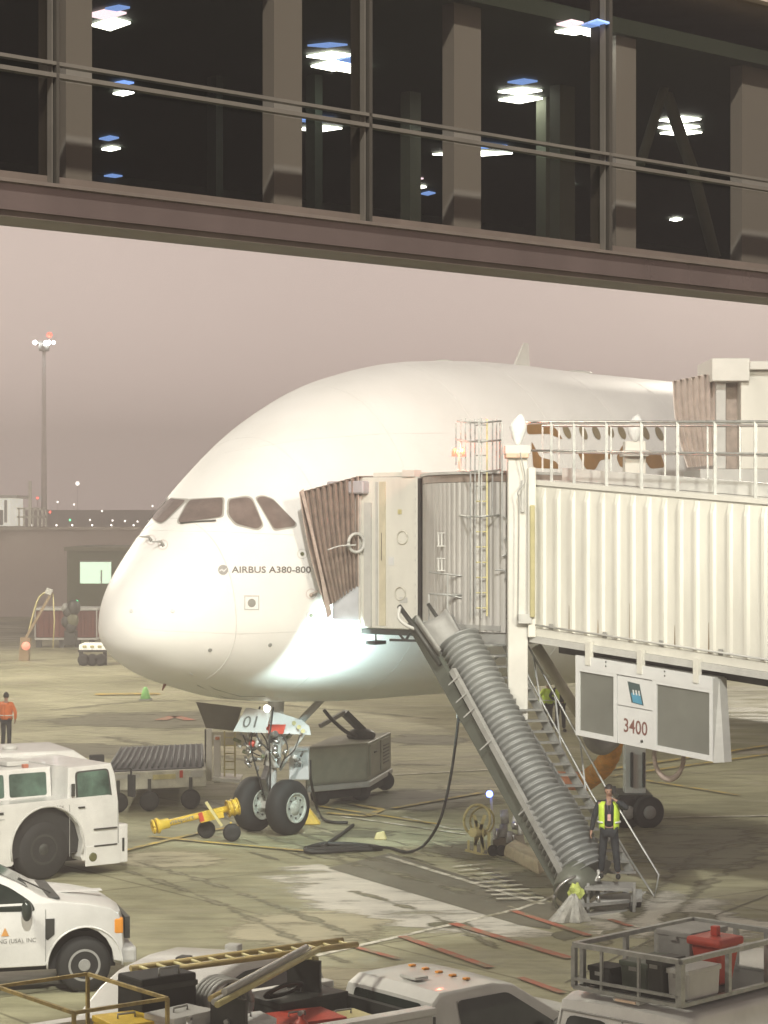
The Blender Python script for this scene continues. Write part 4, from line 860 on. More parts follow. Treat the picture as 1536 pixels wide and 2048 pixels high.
side_patch(tr_, flat2d(rounded([(-.80,1.42),(-1.10,1.63),(-1.58,1.85),(-2.05,1.87),(-2.08,1.32),(-.74,1.28)], .08), .15), 1, 'front_door_window', M_glass, pk)
end_patch(tr_, flat2d(rounded([(-.80,1.60),(.80,1.60),(.72,1.97),(-.72,1.97)], .06), .2), 1, 'windshield', M_glass, pk)
lbox(pk, -.62,-.36,-.86,.86,1.415,1.455,'cowl',M_dark,.01)
side_patch(tr_, flat2d([(-.60,1.16),(-.46,1.16),(-.46,.92),(-.56,.84),(-.60,.86)]), -1, 'fender_vent', M_dark, pk, .01)
side_patch(tr_, text2d('ENGINEERING (USA), INC', -1.72, .80, -.74, .885, .2, flip=False), -1, 'door_lettering', M_ink, pk, .008)
side_patch(tr_, flat2d([(-1.26,.93),(-1.14,.93),(-1.20,1.06)]), -1, 'flame_emblem', mat('orange_emblem', (.7,.35,.1)), pk, .008)
for x in (-.60, -2.12, -3.3): side_patch(tr_, flat2d([(x,.52),(x+.012,.52),(x+.012,1.3),(x,1.3)], .2), -1, 'door_gap', M_grey, pk, .004)
q = MB(); q.ball((-.90,-1.2,1.33),.13,.65,.75,1.25); q.build('mirror', M_glass, pk, local=True); ltube(pk, [(-.84,-.98,1.30),(-.88,-1.14,1.28)], .03, 'mirror_arm', M_dark)
lbox(pk, .44,.585,-1.006,-.80,.88,1.12,'headlight',M_amber,.03); lbox(pk, .44,.585,.80,1.006,.88,1.12,'headlight',M_amber,.03); lbox(pk, .45,.80,-.95,.95,.42,.66,'front_bumper',M_lgrey,.05); lbox(pk,.66,.735,-.7,.7,.75,1.08,'grille',M_dark)
lbox(pk, -1.9,-1.72,-1.015,-1.0,1.10,1.13,'door_handle',M_lgrey)
lbox(pk, -5.1,.5,-.75,.75,.35,.9,'underbody',M_black)
for x in (0,-4.15):
    for s_ in (-1,1): wheel(pk, x, .95*s_, .42, .27, s_, .24, M_grey)
# white tow tractor, left
yw = R(38); near = XY(95, 44.6, 0)
tt = thing('tow_tractor', near+Vector((-math.sin(yw), math.cos(yw), 0))*1.3, yw, 'white aircraft tow tractor with big black wheel and corner cab at the left edge', 'tow tractor')
tp = [(1.62,.35),(1.64,1.2),(1.61,1.58),(1.40,1.62),(-4.4,1.56),(-4.5,1.4),(-4.5,.5),(-3.9,.42)]+list(reversed(arc_notch(-3.2,.72,.42,.60)))+[(-2.4,.38),(-.80,.38)]+list(reversed(arc_notch(0,.80,.42,.68)))+[(.80,.34)]
bd = profile_body(tp, 1.3, 1.63, 0, bev=.04).build('body', M_vwhite, tt, local=True, smooth=.5); t2 = ltree(bd)
cab = profile_body([(1.64,1.50),(1.60,2.0),(1.52,2.24),(.52,2.22),(.46,1.50)], 1.28, 1.6, .05, bev=.04)
cb = cab.build('cab', M_vwhite, tt, local=True, smooth=.5); t3 = ltree(cb)
for s_ in (-1,1):
    side_patch(t3, flat2d(rounded([(.70,1.53),(1.46,1.53),(1.40,2.12),(.70,2.10)], .08), .2), s_, 'cab_window', M_gglass, tt, .012)
    side_patch(t3, flat2d(rounded([(.66,1.51),(1.50,1.51),(1.44,2.15),(.66,2.13)], .09), .2), s_, 'window_rubber', M_dark, tt, .006)
end_patch(t3, flat2d(rounded([(-1.1,1.60),(1.1,1.60),(1.05,2.12),(-1.05,2.12)], .08), .2), 1, 'windshield', M_gglass, tt)
h = profile_body([(.46,1.55),(.46,2.20),(-1.6,2.18),(-2.2,1.55)], .95, 1.6, .06, bev=.04)
for v in h.bm.verts: v.co.y += .28
hb = h.build('glass_house', M_vwhite, tt, local=True, smooth=.5); t4 = ltree(hb)
side_patch(t4, flat2d(rounded([(.34,1.64),(.34,2.10),(-.50,2.10),(-.50,1.64)], .05), .2), -1, 'side_window', M_gglass, tt, .01)
side_patch(t4, flat2d(rounded([(-.62,1.64),(-.62,2.10),(-1.45,2.10),(-1.8,1.64)], .05), .2), -1, 'side_window', M_gglass, tt, .01)
lbox(tt, -.3,.2,-.2,.6,2.2,2.3,'roof_hatch',M_lgrey,.03); lbox(tt, -.12,.0,-.55,-.45,2.19,2.27,'marker_lamp',mat('dull_red_lens', (.45,.16,.10), .4),.02)
lbox(tt, 1.645,1.86,-1.3,1.3,.22,1.0,'front_bumper',M_vwhite,.03); lbox(tt, .85,1.65,-1.33,-1.30,.22,.62,'lower_skirt',M_vwhite,.01)
lbox(tt, 1.05,1.58,-1.345,-1.33,.60,.63,'step_slot',M_dark); lbox(tt, 1.05,1.58,-1.345,-1.31,.94,.965,'step_slot',M_dark); lbox(tt,1.72,1.77,-1.31,-1.30,.45,.72,'bumper_slot',M_dark)
q = MB(); q.lathe((1.02,-1.32,.40),(0,-1,0),[(0,.09),(.02,.09),(.03,.07)],18); q.build('round_lamp', mat('olive_lamp', (.12,.12,.05), .2), tt, local=True)
side_patch(t2, text2d('BTC 10204', -.15, 1.42, .36, 1.49, flip=False), -1, 'fleet_number', M_ink, tt, .01)
side_patch(t2, flat2d([(-1.75,.62),(-1.25,1.0),(-1.3,.72),(-1.75,.3)]), -1, 'red_stripe', M_red, tt, .01)
lbox(tt, .54,.60,-1.35,-1.30,1.65,1.9,'grab_handle',M_dark); lbox(tt,.70,.84,-1.335,-1.30,1.40,1.43,'door_handle',M_dark)
q = MB(); q.bar((1.62,-1.28,2.12),(1.78,-1.55,2.14),.03); q.bar((1.78,-1.55,2.14),(1.78,-1.55,2.0),.03); q.box(1.75,1.82,-1.66,-1.46,1.58,2.02); q.build('mirror', M_black, tt, local=True)
lbox(tt, -4.3,1.5,-.9,.9,.3,1.0,'underbody',M_black); lbox(tt, -.85,.85,-1.15,1.15,.5,1.46,'wheel_well',M_black)
for x, r_ in ((0,.62),(-3.2,.58)):
    for s_ in (-1,1): wheel(tt, x, 1.16*s_, r_, .42, s_, .30, M_dark)
# second tractor roof behind
yw = R(24)
t5 = thing('service_truck', XY(40, 48.2, 0), yw, 'white vehicle roof with dark mirror showing just behind the tow tractor', 'truck')
bd = profile_body([(1.3,.45),(1.32,1.3),(1.2,2.1),(.9,2.30),(-2.4,2.30),(-2.6,2.0),(-2.6,.45)], 1.1, 1.4, .08, bev=.07).build('body', M_vwhite, t5, local=True, smooth=.5); tr5 = ltree(bd)
side_patch(tr5, flat2d(rounded([(1.0,1.5),(.9,2.05),(-.2,2.05),(-.2,1.5)], .06)), -1, 'side_window', M_glass, t5)
lbox(t5, 1.2,1.5,-1.25,-1.1,2.0,2.2,'mirror',M_black,.02); q = MB(); q.ball((-.3,-.3,2.33),.16,1,1,.5); q.build('roof_lamp', M_lgrey, t5, local=True)
for s_ in (-1,1): wheel(t5, .4, 1.05*s_, .45, .25, s_, .25); wheel(t5, -1.9, 1.05*s_, .45, .25, s_, .25)
# van with roof rack, bottom right
yw = R(46); vr = Vector((2.38, 22.85, 0))
vn = thing('van', vr, yw, 'white van carrying a steel basket rack on its roof, bottom right', 'van')
vp = [(0,.40),(-.02,1.0),(.04,1.9),(.10,2.14),(.25,2.20),(3.6,2.20),(4.0,2.12),(4.7,1.45),(5.3,1.25),(5.35,.45)]
bd = profile_body(vp, .93, 1.25, .10, bev=.07, seg=4, crown=.03).build('body', M_vwhite, vn, local=True, smooth=.6); tv = ltree(bd)
for y0 in (.14,-.74): end_patch(tv, flat2d(rounded([(y0,1.45),(y0+.60,1.45),(y0+.57,2.0),(y0+.03,2.0)], .10), .2), -1, 'rear_window', M_glass, vn, .012)
for a, b_ in (((-.83,.6),(-.80,2.05)),((.83,.6),(.80,2.05)),((0,.6),(0,2.05)),((-.8,2.05),(.8,2.05))):
    pts = [tuple(Vector(a).lerp(Vector(b_), i/8)) for i in range(9)]; w3 = []
    for y, z in pts:
        h_ = tv.ray_cast(Vector((-3, y, z)), Vector((1,0,0))); 
        if h_[0]: w3.append(h_[0]-Vector((.004,0,0)))
    ltube(vn, w3, .012, 'door_seam', M_grey, 5)
lbox(vn, .12,.30,-.17,.17,2.215,2.265,'brake_lamp_housing',M_lgrey,.02); lbox(vn, .11,.125,-.13,.13,2.225,2.25,'brake_lamp',mat('warm_lens', (.8,.6,.45), .3))
side_patch(tv, flat2d([(.3,1.9),(5,1.9),(5,1.915),(.3,1.915)], .4), -1, 'body_crease', M_lgrey, vn, .006)
q = MB(); q.tube([(.12,.80,2.13),(3.5,.80,2.2)],.02,6); q.build('drip_rail', M_vwhite, vn, local=True); q = MB(); q.tube([(.12,-.80,2.13),(3.5,-.80,2.2)],.02,6); q.build('drip_rail', M_vwhite, vn, local=True)
q = MB(); q.ball((4.0,1.12,1.45),.12,.7,.9,1.2); q.build('mirror', M_dark, vn, local=True)
for x in (.9,4.4):
    for s_ in (-1,1): wheel(vn, x, .92*s_, .36, .24, s_, .2)
rk = thing('roof_rack', vr+Matrix.Rotation(yw,3,'Z')@Vector((.75,0,2.26)), yw, 'galvanised steel basket rack with posts standing on the van roof', 'roof rack')
x0, x1, y0, y1 = -.62, 1.45, -.68, .68
for z, w_ in ((.0,.05),(.44,.06)):
    for a, b_ in (((x0,y0),(x0,y1)),((x1,y0),(x1,y1)),((x0,y0),(x1,y0)),((x0,y1),(x1,y1))):
        q = MB(); q.bar((a[0],a[1],z+.03),(b_[0],b_[1],z+.03), w_, w_*.8); q.build('rail', M_galv, rk, local=True)
q = MB(); q.bar((x0-.02,y0,.12),(x0-.02,y1,.12),.03); q.build('rail', M_galv, rk, local=True)
for x, y, w_ in ((x0,y1,.05),(x0+.14,y1,.05),(x0,y0,.07),(x0,.32,.028),(x0,-.16,.028),(x1,y1,.05),(x1,y0,.05),(.25,y1,.05),(.8,y1,.05),(.2,y0,.05),(.9,y0,.05),(x1,.1,.05),(x1,-.3,.05),(.98,y1,.04)):
    q = MB(); q.bar((x,y,.03),(x,y,.45), w_); q.build('post', M_galv, rk, local=True)
lbox(rk, x0+.15,x1-.05,y0+.05,y1-.05,.015,.03,'floor_mesh',M_dark)
def onrack(x0_, x1_, y0_, y1_, z1_, name, m, lab, cat, bev=.02):
    o = thing(name, vr+Matrix.Rotation(yw,3,'Z')@Vector((.75+(x0_+x1_)/2,(y0_+y1_)/2,2.30)), yw, lab, cat)
    a, b_ = (x1_-x0_)/2, (y1_-y0_)/2; q = MB(); q.hexa([(-a*.94,-b_*.94,0),(a*.94,-b_*.94,0),(a*.94,b_*.94,0),(-a*.94,b_*.94,0)], [(-a,-b_,z1_),(a,-b_,z1_),(a,b_,z1_),(-a,b_,z1_)]); q.bevel(bev); q.build('body', m, o, local=True)
    lbox(o, -a*1.03,a*1.03,-b_*1.03,b_*1.03,z1_-.045,z1_-.001+.012,'lid',m,.012); lbox(o, -a*1.06,-a*1.03,-.05,.05,z1_-.08,z1_-.04,'latch',M_grey); return o
onrack(-.5,-.2,.30,.60,.20,'storage_box',M_black,'small black box in the left rear corner of the van roof rack','box')
onrack(-.45,.15,-.14,.22,.30,'storage_box',mat('dark_green_bin',(.07,.09,.065),.5),'wide dark green bin in the middle of the van roof rack','box')
onrack(-.5,-.1,-.36,-.16,.37,'storage_box',mat('dark_olive_box',(.035,.036,.03),.5),'tall black box beside the grey crate on the van roof rack','box')
onrack(.35,1.0,-.1,.35,.50,'storage_box',M_grey,'large grey crate at the back of the van roof rack','box')
onrack(-.45,.1,-.66,-.38,.30,'storage_box',M_lgrey,'pale grey box behind the right corner post of the van roof rack','box')
ro = thing('red_bin', vr+Matrix.Rotation(yw,3,'Z')@Vector((1.25,-.30,2.30)), yw, 'bright red tapered bin with a flared lid on the van roof rack', 'bin')
q = MB(); q.hexa([(-.13,-.13,0),(.13,-.13,0),(.13,.13,0),(-.13,.13,0)], [(-.19,-.19,.42),(.19,-.19,.42),(.19,.19,.42),(-.19,.19,.42)]).bevel(.03); q.build('body', M_red, ro, local=True)
lbox(ro, -.22,.22,-.22,.22,.41,.50,'lid',M_red,.035); lbox(ro, -.03,.04,-.04,.04,.50,.60,'lid_handle',M_red,.01)
# utility pickup with equipment, bottom centre
yw = R(38); uo = Vector((.04, 25.9, 0)); RU = Matrix.Rotation(yw, 3, 'Z')
ut = thing('utility_truck', uo, yw, 'white utility pickup with long open bed full of yellow equipment, bottom centre', 'pickup truck')
up = [(0,.5),(-.05,1.2),(.02,1.70),(.16,1.80),(.95,1.82),(1.25,1.77),(2.05,1.27),(2.9,1.18),(3.25,1.08),(3.3,.5)]
bd = profile_body(up, .95, 1.22, .20, taper=(1.2,.12), bev=.05, crown=.02).build('cab', M_vwhite, ut, local=True, smooth=.55); tu = ltree(bd)
for s_ in (-1,1): side_patch(tu, flat2d(rounded([(.36,1.14),(.36,1.70),(1.12,1.71),(1.78,1.28),(1.78,1.12)], .07), .2), s_, 'door_window', M_glass, ut, .012)
side_patch(tu, flat2d(rounded([(.08,1.2),(.10,1.66),(.26,1.68),(.26,1.2)], .05), .2), -1, 'pillar_window', M_vwhite, ut)
end_patch(tu, flat2d(rounded([(-.66,1.38),(.66,1.38),(.62,1.67),(-.62,1.67)], .06), .2), -1, 'rear_window', M_glass, ut, .012)
end_patch(tu, flat2d(rounded([(-.74,1.32),(.74,1.32),(.66,1.73),(-.66,1.73)], .06), .2), 1, 'windshield', M_glass, ut, .012)
lbox(ut, 1.9,2.15,-.8,.8,1.275,1.31,'cowl',M_dark,.01); q = MB(); q.ball((1.65,-1.12,1.26),.12,.8,.8,1.15); q.build('mirror', M_dark, ut, local=True)
for x in (.38,): side_patch(tu, flat2d([(x-.02,.7),(x-.008,.7),(x-.008,1.7),(x-.02,1.7)], .2), -1, 'door_gap', M_grey, ut, .01)
for i in range(5): lbox(ut, .75,.83,-.5+i*.25,-.44+i*.25,1.835,1.86,'marker_lamp',M_amber,.01)
lbox(ut, .25,.45,-.2,.1,1.84,1.88,'roof_lamp',M_lgrey,.02)
lbox(ut, -4.6,-.15,-1.02,-.90,.85,1.64,'bed_side',M_lgrey,.02); lbox(ut, -4.6,-.15,.90,1.02,.85,1.64,'bed_side',M_lgrey,.02); lbox(ut, -4.6,-.12,-1.05,-.86,1.645,1.73,'bed_rail',M_vwhite,.02); lbox(ut,-4.6,-.12,.86,1.05,1.645,1.73,'bed_rail',M_vwhite,.02)
lbox(ut, -4.6,-.15,-.9,.9,1.22,1.32,'bed_floor',M_grey); lbox(ut, -.14,-.06,-.95,.95,.7,1.60,'head_board',M_dark); lbox(ut, -4.3,3.0,-.7,.7,.4,.75,'underbody',M_black)
for z in (1.05,1.30): lbox(ut, -4.6,-.2,-1.04,-1.02,z,z+.03,'side_moulding',M_vwhite)
for x in (-3.4,2.3):
    for s_ in (-1,1): wheel(ut, x, .93*s_, .42, .26, s_, .24)
def on(x, y, z): return uo+RU@Vector((x, y, z))
def prop(name, lab, cat, x, y, z, rz=0): return thing(name, on(x,y,z), yw+rz, lab, cat)
ld = prop('ladder', 'long yellow pole ladder laid above the open bed of the utility pickup', 'ladder', -1.55, .75, 2.18, R(-4))
for y in (-.16,.16): ltube(ld, [(-1.3,y,0),(1.5,y,.02)], .035, 'side_pole', mat('ladder_yellow', (.58,.46,.20), .5, var=.2))
for i in range(13): ltube(ld, [(-1.2+i*.22,-.16,.01),(-1.2+i*.22,.16,.01)], .018, 'rung', M_pyel, 6)
for x in (-1.2,.9): lbox(ld, x-.03,x+.03,-.22,.22,-.86,-.05,'support',M_pyel)
bx = prop('equipment_case', 'black boxy equipment case in the bed of the utility pickup under the ladder', 'case', -2.9, .35, 1.325)
lbox(bx, -.35,.35,-.25,.25,0,.92,'body',M_black,.03); lbox(bx, -.36,.36,-.26,.26,.78,.84,'lid_band',M_dark,.01); ltube(bx, [(-.1,-.2,.92),(-.1,-.2,1.0),(.15,-.2,1.0),(.15,-.2,.92)], .015, 'handle', M_grey)
hr = prop('hose_coil', 'grey coiled hose reel standing beside the black case in the pickup bed', 'hose', -2.15, .2, 1.37)
for k in range(5):
    q = MB(); q.torus((0,-.15+k*.07,.48),(.2,1,0),.26,.03,24,6); q.build('coil', M_grey, hr, local=True)
lbox(hr,-.2,.2,-.3,.3,-.04,.2,'stand',M_dark)
yb = prop('yellow_frame', 'yellow painted steel frame at the rear of the utility pickup bed', 'frame', -4.1, 0, 1.33)
for a, b_ in (((-.5,-.8,0),(-.5,-.8,.9)),((-.5,.8,0),(-.5,.8,.9)),((.6,.8,0),(.6,.8,.9)),((-.5,-.8,.9),(-.5,.8,.9)),((-.5,.8,.9),(.6,.8,.9)),((.6,-.8,0),(.6,-.8,.9)),((.6,-.8,.9),(.6,.8,.9)),((-.5,-.8,.45),(.6,-.8,.45)),((-.5,-.8,.9),(.6,-.8,.9))):
    q = MB(); q.bar(a, b_, .035); q.build('beam', mat('worn_yellow', (.45,.34,.12), .6, var=.3, scale=8), yb, local=True)
for i, (x, y, sx, sy, sz, mm, nm, lab, ct_) in enumerate([(-3.5,.0,.25,.3,.55,M_yel,'tool_box','yellow tool box beside the black case in the pickup bed','tool box'), (-3.05,-.35,.3,.22,.62,M_lgrey,'tool_box','pale grey tool box along the near side of the pickup bed','tool box'),
        (-1.5,-.3,.45,.3,.35,M_red,'tool_box','low red tool box near the middle of the pickup bed','tool box'), (-1.0,.45,.5,.35,.42,M_dark,'tool_box','dark green flat chest behind the pickup cab','tool box'), (-2.4,-.55,.3,.2,.5,M_sign,'tool_box','white canister box by the near bed rail','tool box'), (-.9,-.35,.25,.2,.3,M_pyel,'tool_box','ochre tool box closest behind the pickup cab','tool box')]):
    o = prop(nm, lab, ct_, x, y, 1.33, R(random.uniform(-12,12))); lbox(o,-sx,sx,-sy,sy,0,sz,'body',mm,.02); lbox(o,-sx-.01,sx+.01,-sy-.01,sy+.01,sz-.05,sz+.015,'lid',mm,.01); ltube(o,[(-.1,0,sz+.01),(-.1,0,sz+.06),(.1,0,sz+.06),(.1,0,sz+.01)],.012,'handle',M_grey,6)
# parked white car behind the utility pickup
yw = R(70)
sv = thing('parked_car', XY(420, 29.4, 0), yw, 'white car seen by its arched roof with small aerials behind the ladder', 'car')
cp_ = [(2.2,.35),(2.25,.7),(2.0,.95),(1.35,1.04),(.75,1.36),(.35,1.46),(-.5,1.52),(-1.3,1.48),(-1.75,1.34),(-2.28,1.0),(-2.30,.4)]
bd = profile_body(cp_,   .84, .98, .22, bev=.06, seg=4, crown=.02, taper=(1,.15)).build('body', M_vwhite, sv, local=True, smooth=.7); tc = ltree(bd)
side_patch(tc, flat2d(rounded([(1.05,1.02),(.5,1.32),(-.5,1.40),(-1.2,1.34),(-1.6,1.05)], .08), .2), -1, 'side_window', M_glass, sv, .012)
end_patch(tc, flat2d(rounded([(-.66,1.08),(.66,1.08),(.56,1.34),(-.56,1.34)], .06), .2), 1, 'windshield', M_glass, sv, .012)
lbox(sv,-.9,-.7,-.08,.08,1.555,1.60,'roof_aerial',M_dark,.02); lbox(sv,.45,.62,-.2,0,1.42,1.53,'roof_lamp',M_lgrey,.03)
for x in (1.4,-1.4):
    for s_ in (-1,1): wheel(sv, x, .9*s_, .33, .22, s_, .2)
# ------------------------------------------------------------------ ground power unit behind the nose gear
YG = 58.5
gp = thing('ground_power_unit', G(690,1590), 0, 'olive grey boxy ground power unit with folded dark boom behind the nose wheels', 'power unit')
a0, a1, a2 = XY(612, 56.0, 0), XY(736, 57.2, 0), XY(782, 60.2, 0); a3 = a0+(a2-a1)
M_gpu = mat('olive_grey_paint', (.33,.33,.26), .5, var=.15, scale=1.5)
def slabp(pts, z0, z1, m, name, par): q = MB(); q.hexa([Vector((p.x,p.y,z0)) for p in pts], [Vector((p.x,p.y,z1)) for p in pts]).bevel(.02); return q.build(name, m, par)
slabp([a0,a1,a2,a3], .55, 1.52, M_gpu, 'housing', gp); e_ = .12
def off_(p, c, k): return p+(p-c).normalized()*k
cc = (a0+a1+a2+a3)/4; slabp([off_(p,cc,.10) for p in (a0,a1,a2,a3)], .40, .545, M_lgrey, 'chassis', gp); slabp([off_(p,cc,-.3) for p in (a0,a1,a2,a3)], .15, .39, M_black, 'undercarriage', gp)
def facep(p, q_, f0, f1, z0, z1, m, name, par, off=.03): 
    d = q_-p; nn_ = Vector((d.y, -d.x, 0)).normalized(); A = p+d*f0; B = p+d*f1; mb = MB(); mb.hexa([Vector((A.x,A.y,z0)),Vector((B.x,B.y,z0)),Vector((B.x,B.y,z1)),Vector((A.x,A.y,z1))], [Vector((A.x,A.y,z0))+nn_*off,Vector((B.x,B.y,z0))+nn_*off,Vector((B.x,B.y,z1))+nn_*off,Vector((A.x,A.y,z1))+nn_*off]); return mb.build(name, m, par)
facep(a1,a2,.06,.45,  .65,1.44,M_gpu,'side_door',gp); facep(a1,a2,.52,.92,  .65,1.44,M_gpu,'side_door',gp); facep(a1,a2,.2,.3,1.2,1.24,M_dark,'door_latch',gp,.05); facep(a0,a1,.05,.95,.62,1.46,mat('panel_olive', (.37,.37,.29)),'front_panel',gp)
for i in range(6): facep(a1,a2,.60,.85,.80+i*.09,.83+i*.09,M_dark,'louvre',gp,.045)
q = MB(); q.bar(P(742,1478,58.5), P(688,1425,58), .22, .16); q.build('boom', M_dark, gp); q = MB(); q.bar(P(688,1425,58), P(640,1452,57.5), .10); q.build('boom_tip', M_grey, gp)
q = MB(); q.tube(bez([P(648,1420,57.5),P(665,1440,57.4),P(690,1462,57.6),P(712,1472,58)],16), .05, 8); q.build('boom_cable', M_hose, gp); q = MB(); q.ball(P(722,1470,58.3), .30, 1.3, 1, .6); q.build('boom_base', M_dark, gp)
for x, Y in ((640,56.6),(720,57.6),(768,59.8)):
    c = XY(x, Y, .27); q = MB(); q.lathe(c, (.2,-1,0), [(0,.14),(0,.25),(.16,.25),(.16,.14)], 22); q.build('wheel', M_black, gp)
# white stand with sign panel and yellow ladder in front of the gear
ls = thing('service_stand', G(440,1572), 0, 'narrow white service stand with yellow ladder left of the nose gear', 'service stand')
for x0_, x1_, y0_, y1_ in ((413,424,1458,1562),(427,441,1472,1566)): colm(x0_, x1_, y0_, y1_, 57.6 if x0_ == 413 else 57.0, .14, M_white, 'white_post', ls)
colm(409,412,1458,1562,57.7,.06,M_dark,'dark_post',ls); colm(430,439,1474,1480,56.9,.08,mat('faded_orange',(.6,.25,.12)),'orange_band',ls)
for x in (449, 470): q = MB(); q.bar(P(x,1462,57), P(x,1562,57), .04); q.build('ladder_rail', M_pyel, ls)
for i in range(6): y = 1475+i*16; q = MB(); q.bar(P(449,y,57), P(470,y,57), .03); q.build('ladder_rung', M_pyel, ls)
colm(424,500,1464,1492,57.8,.06,mat('beige_panel',(.52,.49,.38)),'back_panel',ls); q = MB(); q.obox(P(424,1562,56.6), P(480,1566,56.3)-P(424,1562,56.6), Vector((0,1.2,0)), Vector((0,0,.08))); q.build('base_plate', M_white, ls)
wb = thing('water_box', G(598,1600), 0, 'white upright service box with faint black print right of the nose gear', 'service box')
colm(578,618,1497,1560,53.2,.5,M_sign,'body',wb); colm(580,616,1500,1504,53.18,.02,M_lgrey,'lid_edge',wb)
lay(text2d('UA', 588, 1516, 603, 1524, bold=.02), lambda x, y: P(x, y, 53.18), 'print', M_ink, wb); lay(text2d('3081', 587, 1528, 606, 1535, bold=.02), lambda x, y: P(x, y, 53.18), 'print', M_ink, wb)
for x in (583,613): q = MB(); q.bar(P(x,1560,53.4), G(x,1600)*1.0, .04); q.build('leg', M_grey, wb)
# flat loader deck
dk = thing('cargo_loader', G(330,1572), 0, 'long low white loader deck with dark rollers left of the nose gear', 'loader')
D0, D1, D2, D3 = XY(205,55.0,0), XY(412,56.0,0), XY(408,62.5,0), XY(240,61.5,0)
slabp([D0,D1,D2,D3], .55, .98, mat('loader_white', (.60,.59,.50), .5, var=.2), 'deck_frame', dk)
slabp([off_(p,(D0+D1+D2+D3)/4,-.25) for p in (D0,D1,D2,D3)], .982, 1.0, mat('blue_black', (.05,.06,.065), .5), 'roller_bed', dk)
for i in range(16):
    f = (i+.5)/16; a = off_(D0,cc,0).lerp(D1, f); b_ = D3.lerp(D2, f); q = MB(); a2_ = a.lerp(b_,.08); b2_ = a.lerp(b_,.92); q.tube([Vector((a2_.x,a2_.y,1.02)), Vector((b2_.x,b2_.y,1.02))], .03, 8); q.build('roller', mat('dull_roller', (.11,.125,.13), .5), dk)
facep(D0,D1,.48,.70,.78,.90,M_pyel,'yellow_mark',dk); facep(D0,D1,.74,.77,.80,.98,M_red,'reflector',dk); facep(D0,D1,.05,.35,.84,.93,M_lgrey,'side_plate',dk); facep(D0,D1,.85,.97,.80,.96,M_lgrey,'side_plate',dk)
for f in (.15,.45,.85):
    for A_, B_2 in ((D0,D1),(D3,D2)):
        c = A_.lerp(B_2, f); c.z = .26; q = MB(); q.lathe(c, (0,-1,0), [(-.05,.12),(-.05,.24),(.12,.24),(.12,.12)], 20); q.build('wheel', M_black, dk)
        q = MB(); q.bar(Vector((c.x,c.y,.3)), Vector((c.x,c.y,.8)), .08); q.build('leg', M_dark, dk)
for x in (300,): q = MB(); q.bar(P(250,1512,61), P(252,1574,60.5), .05); q.build('end_post', M_dark, dk)
# yellow tow bar
tw = thing('tow_bar', G(400,1672), 0, 'yellow tow bar on two small black wheels in front of the nose gear', 'tow bar')
A_, B_ = P(312,1652,50.0), P(478,1612,50.6)
q = MB(); q.tube([A_.lerp(B_,.05), B_.lerp(A_,.06)], .075, 14); q.build('tube', M_yel, tw)
ax_ = (B_-A_).normalized()
q = MB(); q.lathe(A_, ax_, [(0,.10),(0,.17),(.05,.18),(.10,.12),(.30,.11)], 18); q.torus(A_-ax_*.06, ax_, .13, .035, 20, 7); q.build('eye_end', M_yel, tw)
q = MB(); q.lathe(B_-ax_*.28, ax_, [(0,.09),(.04,.17),(.24,.18),(.28,.14)], 18); q.build('coupling_head', M_yel, tw)
for k in range(3): q = MB(); q.torus(B_-ax_*(.26-k*.11), ax_, .18, .025, 20, 6); q.build('coupling_ring', mat('dark_yellow',(.5,.33,.03)), tw)
q = MB(); q.bar(P(412,1604,50.1), P(444,1652,50.1), .06); q.build('lever', M_pyel, tw); q = MB(); q.bar(A_.lerp(B_,.52)+Vector((0,0,-.05)), A_.lerp(B_,.80)+Vector((0,0,-.05)), .14, .22); q.build('spring_box', M_yel, tw)
q = MB(); q.bar(A_.lerp(B_,.52)+Vector((0,-.08,-.04)), A_.lerp(B_,.57)+Vector((0,-.08,-.03)), .02, .2); q.build('red_stripe', M_red, tw)
for x, Y in ((411,50.8),(462,50.3)):
    c = XY(x, Y, .20); q = MB(); q.lathe(c, (.35,-1,0), [(0,.09),(0,.17),(.03,.20),(.11,.20),(.14,.17),(.14,.09)], 24); wq = q.build('wheel', M_black, tw); q = MB(); q.lathe(c+Vector((.0,-.12,0)), (.35,-1,0), [(0,.08),(.02,.07),(.02,.02)], 16); q.build('hub', M_grey, wq)
    q = MB(); q.bar(c, Vector((c.x,c.y,.42)), .04); q.build('axle_arm', M_yel, tw)
def tbt(x, y):   # lettering wrapped on the near side of the tube
    c = A_.lerp(B_, x); a = y; v = Vector((0,-1,0)); s_ = ax_.cross(v).normalized(); s_ = s_ if s_.z > 0 else -s_
    return c+(v*math.cos(a)+s_*math.sin(a))*.080
lay(text2d('swissport', .10, -.75, .46, .75, .1, flip=False, bold=.02), tbt, 'lettering', M_ink, tw)
# chocks, hoses and small things round the gear
q = MB(); c0 = G(606,1650); q.hexa([c0+Vector((0,0,.0)), c0+Vector((.42,.05,0)), c0+Vector((.42,.5,0)), c0+Vector((0,.45,0))], [c0+Vector((.06,.1,.38)), c0+Vector((.16,.1,.34)), c0+Vector((.16,.42,.34)), c0+Vector((.06,.40,.38))]).bevel(.02)
tag(q.build('wheel_chock', M_yel), 'big yellow wheel chock tucked against the right nose wheel', 'chock')
q = MB(); c0 = G(748,1680); q.hexa([c0, c0+Vector((.28,0,0)), c0+Vector((.30,.16,0)), c0+Vector((.0,.16,0))], [c0+Vector((.05,.04,.16)), c0+Vector((.22,.04,.19)), c0+Vector((.24,.12,.19)), c0+Vector((.05,.12,.16))]).bevel(.02)
tag(q.build('wheel_chock', M_pyel), 'small bright yellow chock alone on the apron beside the black hose', 'chock')
def hose(pts, r, name, lab, m=M_hose, cat='hose', n=60): q = MB(); q.tube(bez(pts, n), r, 8); return tag(q.build(name, m), lab, cat)
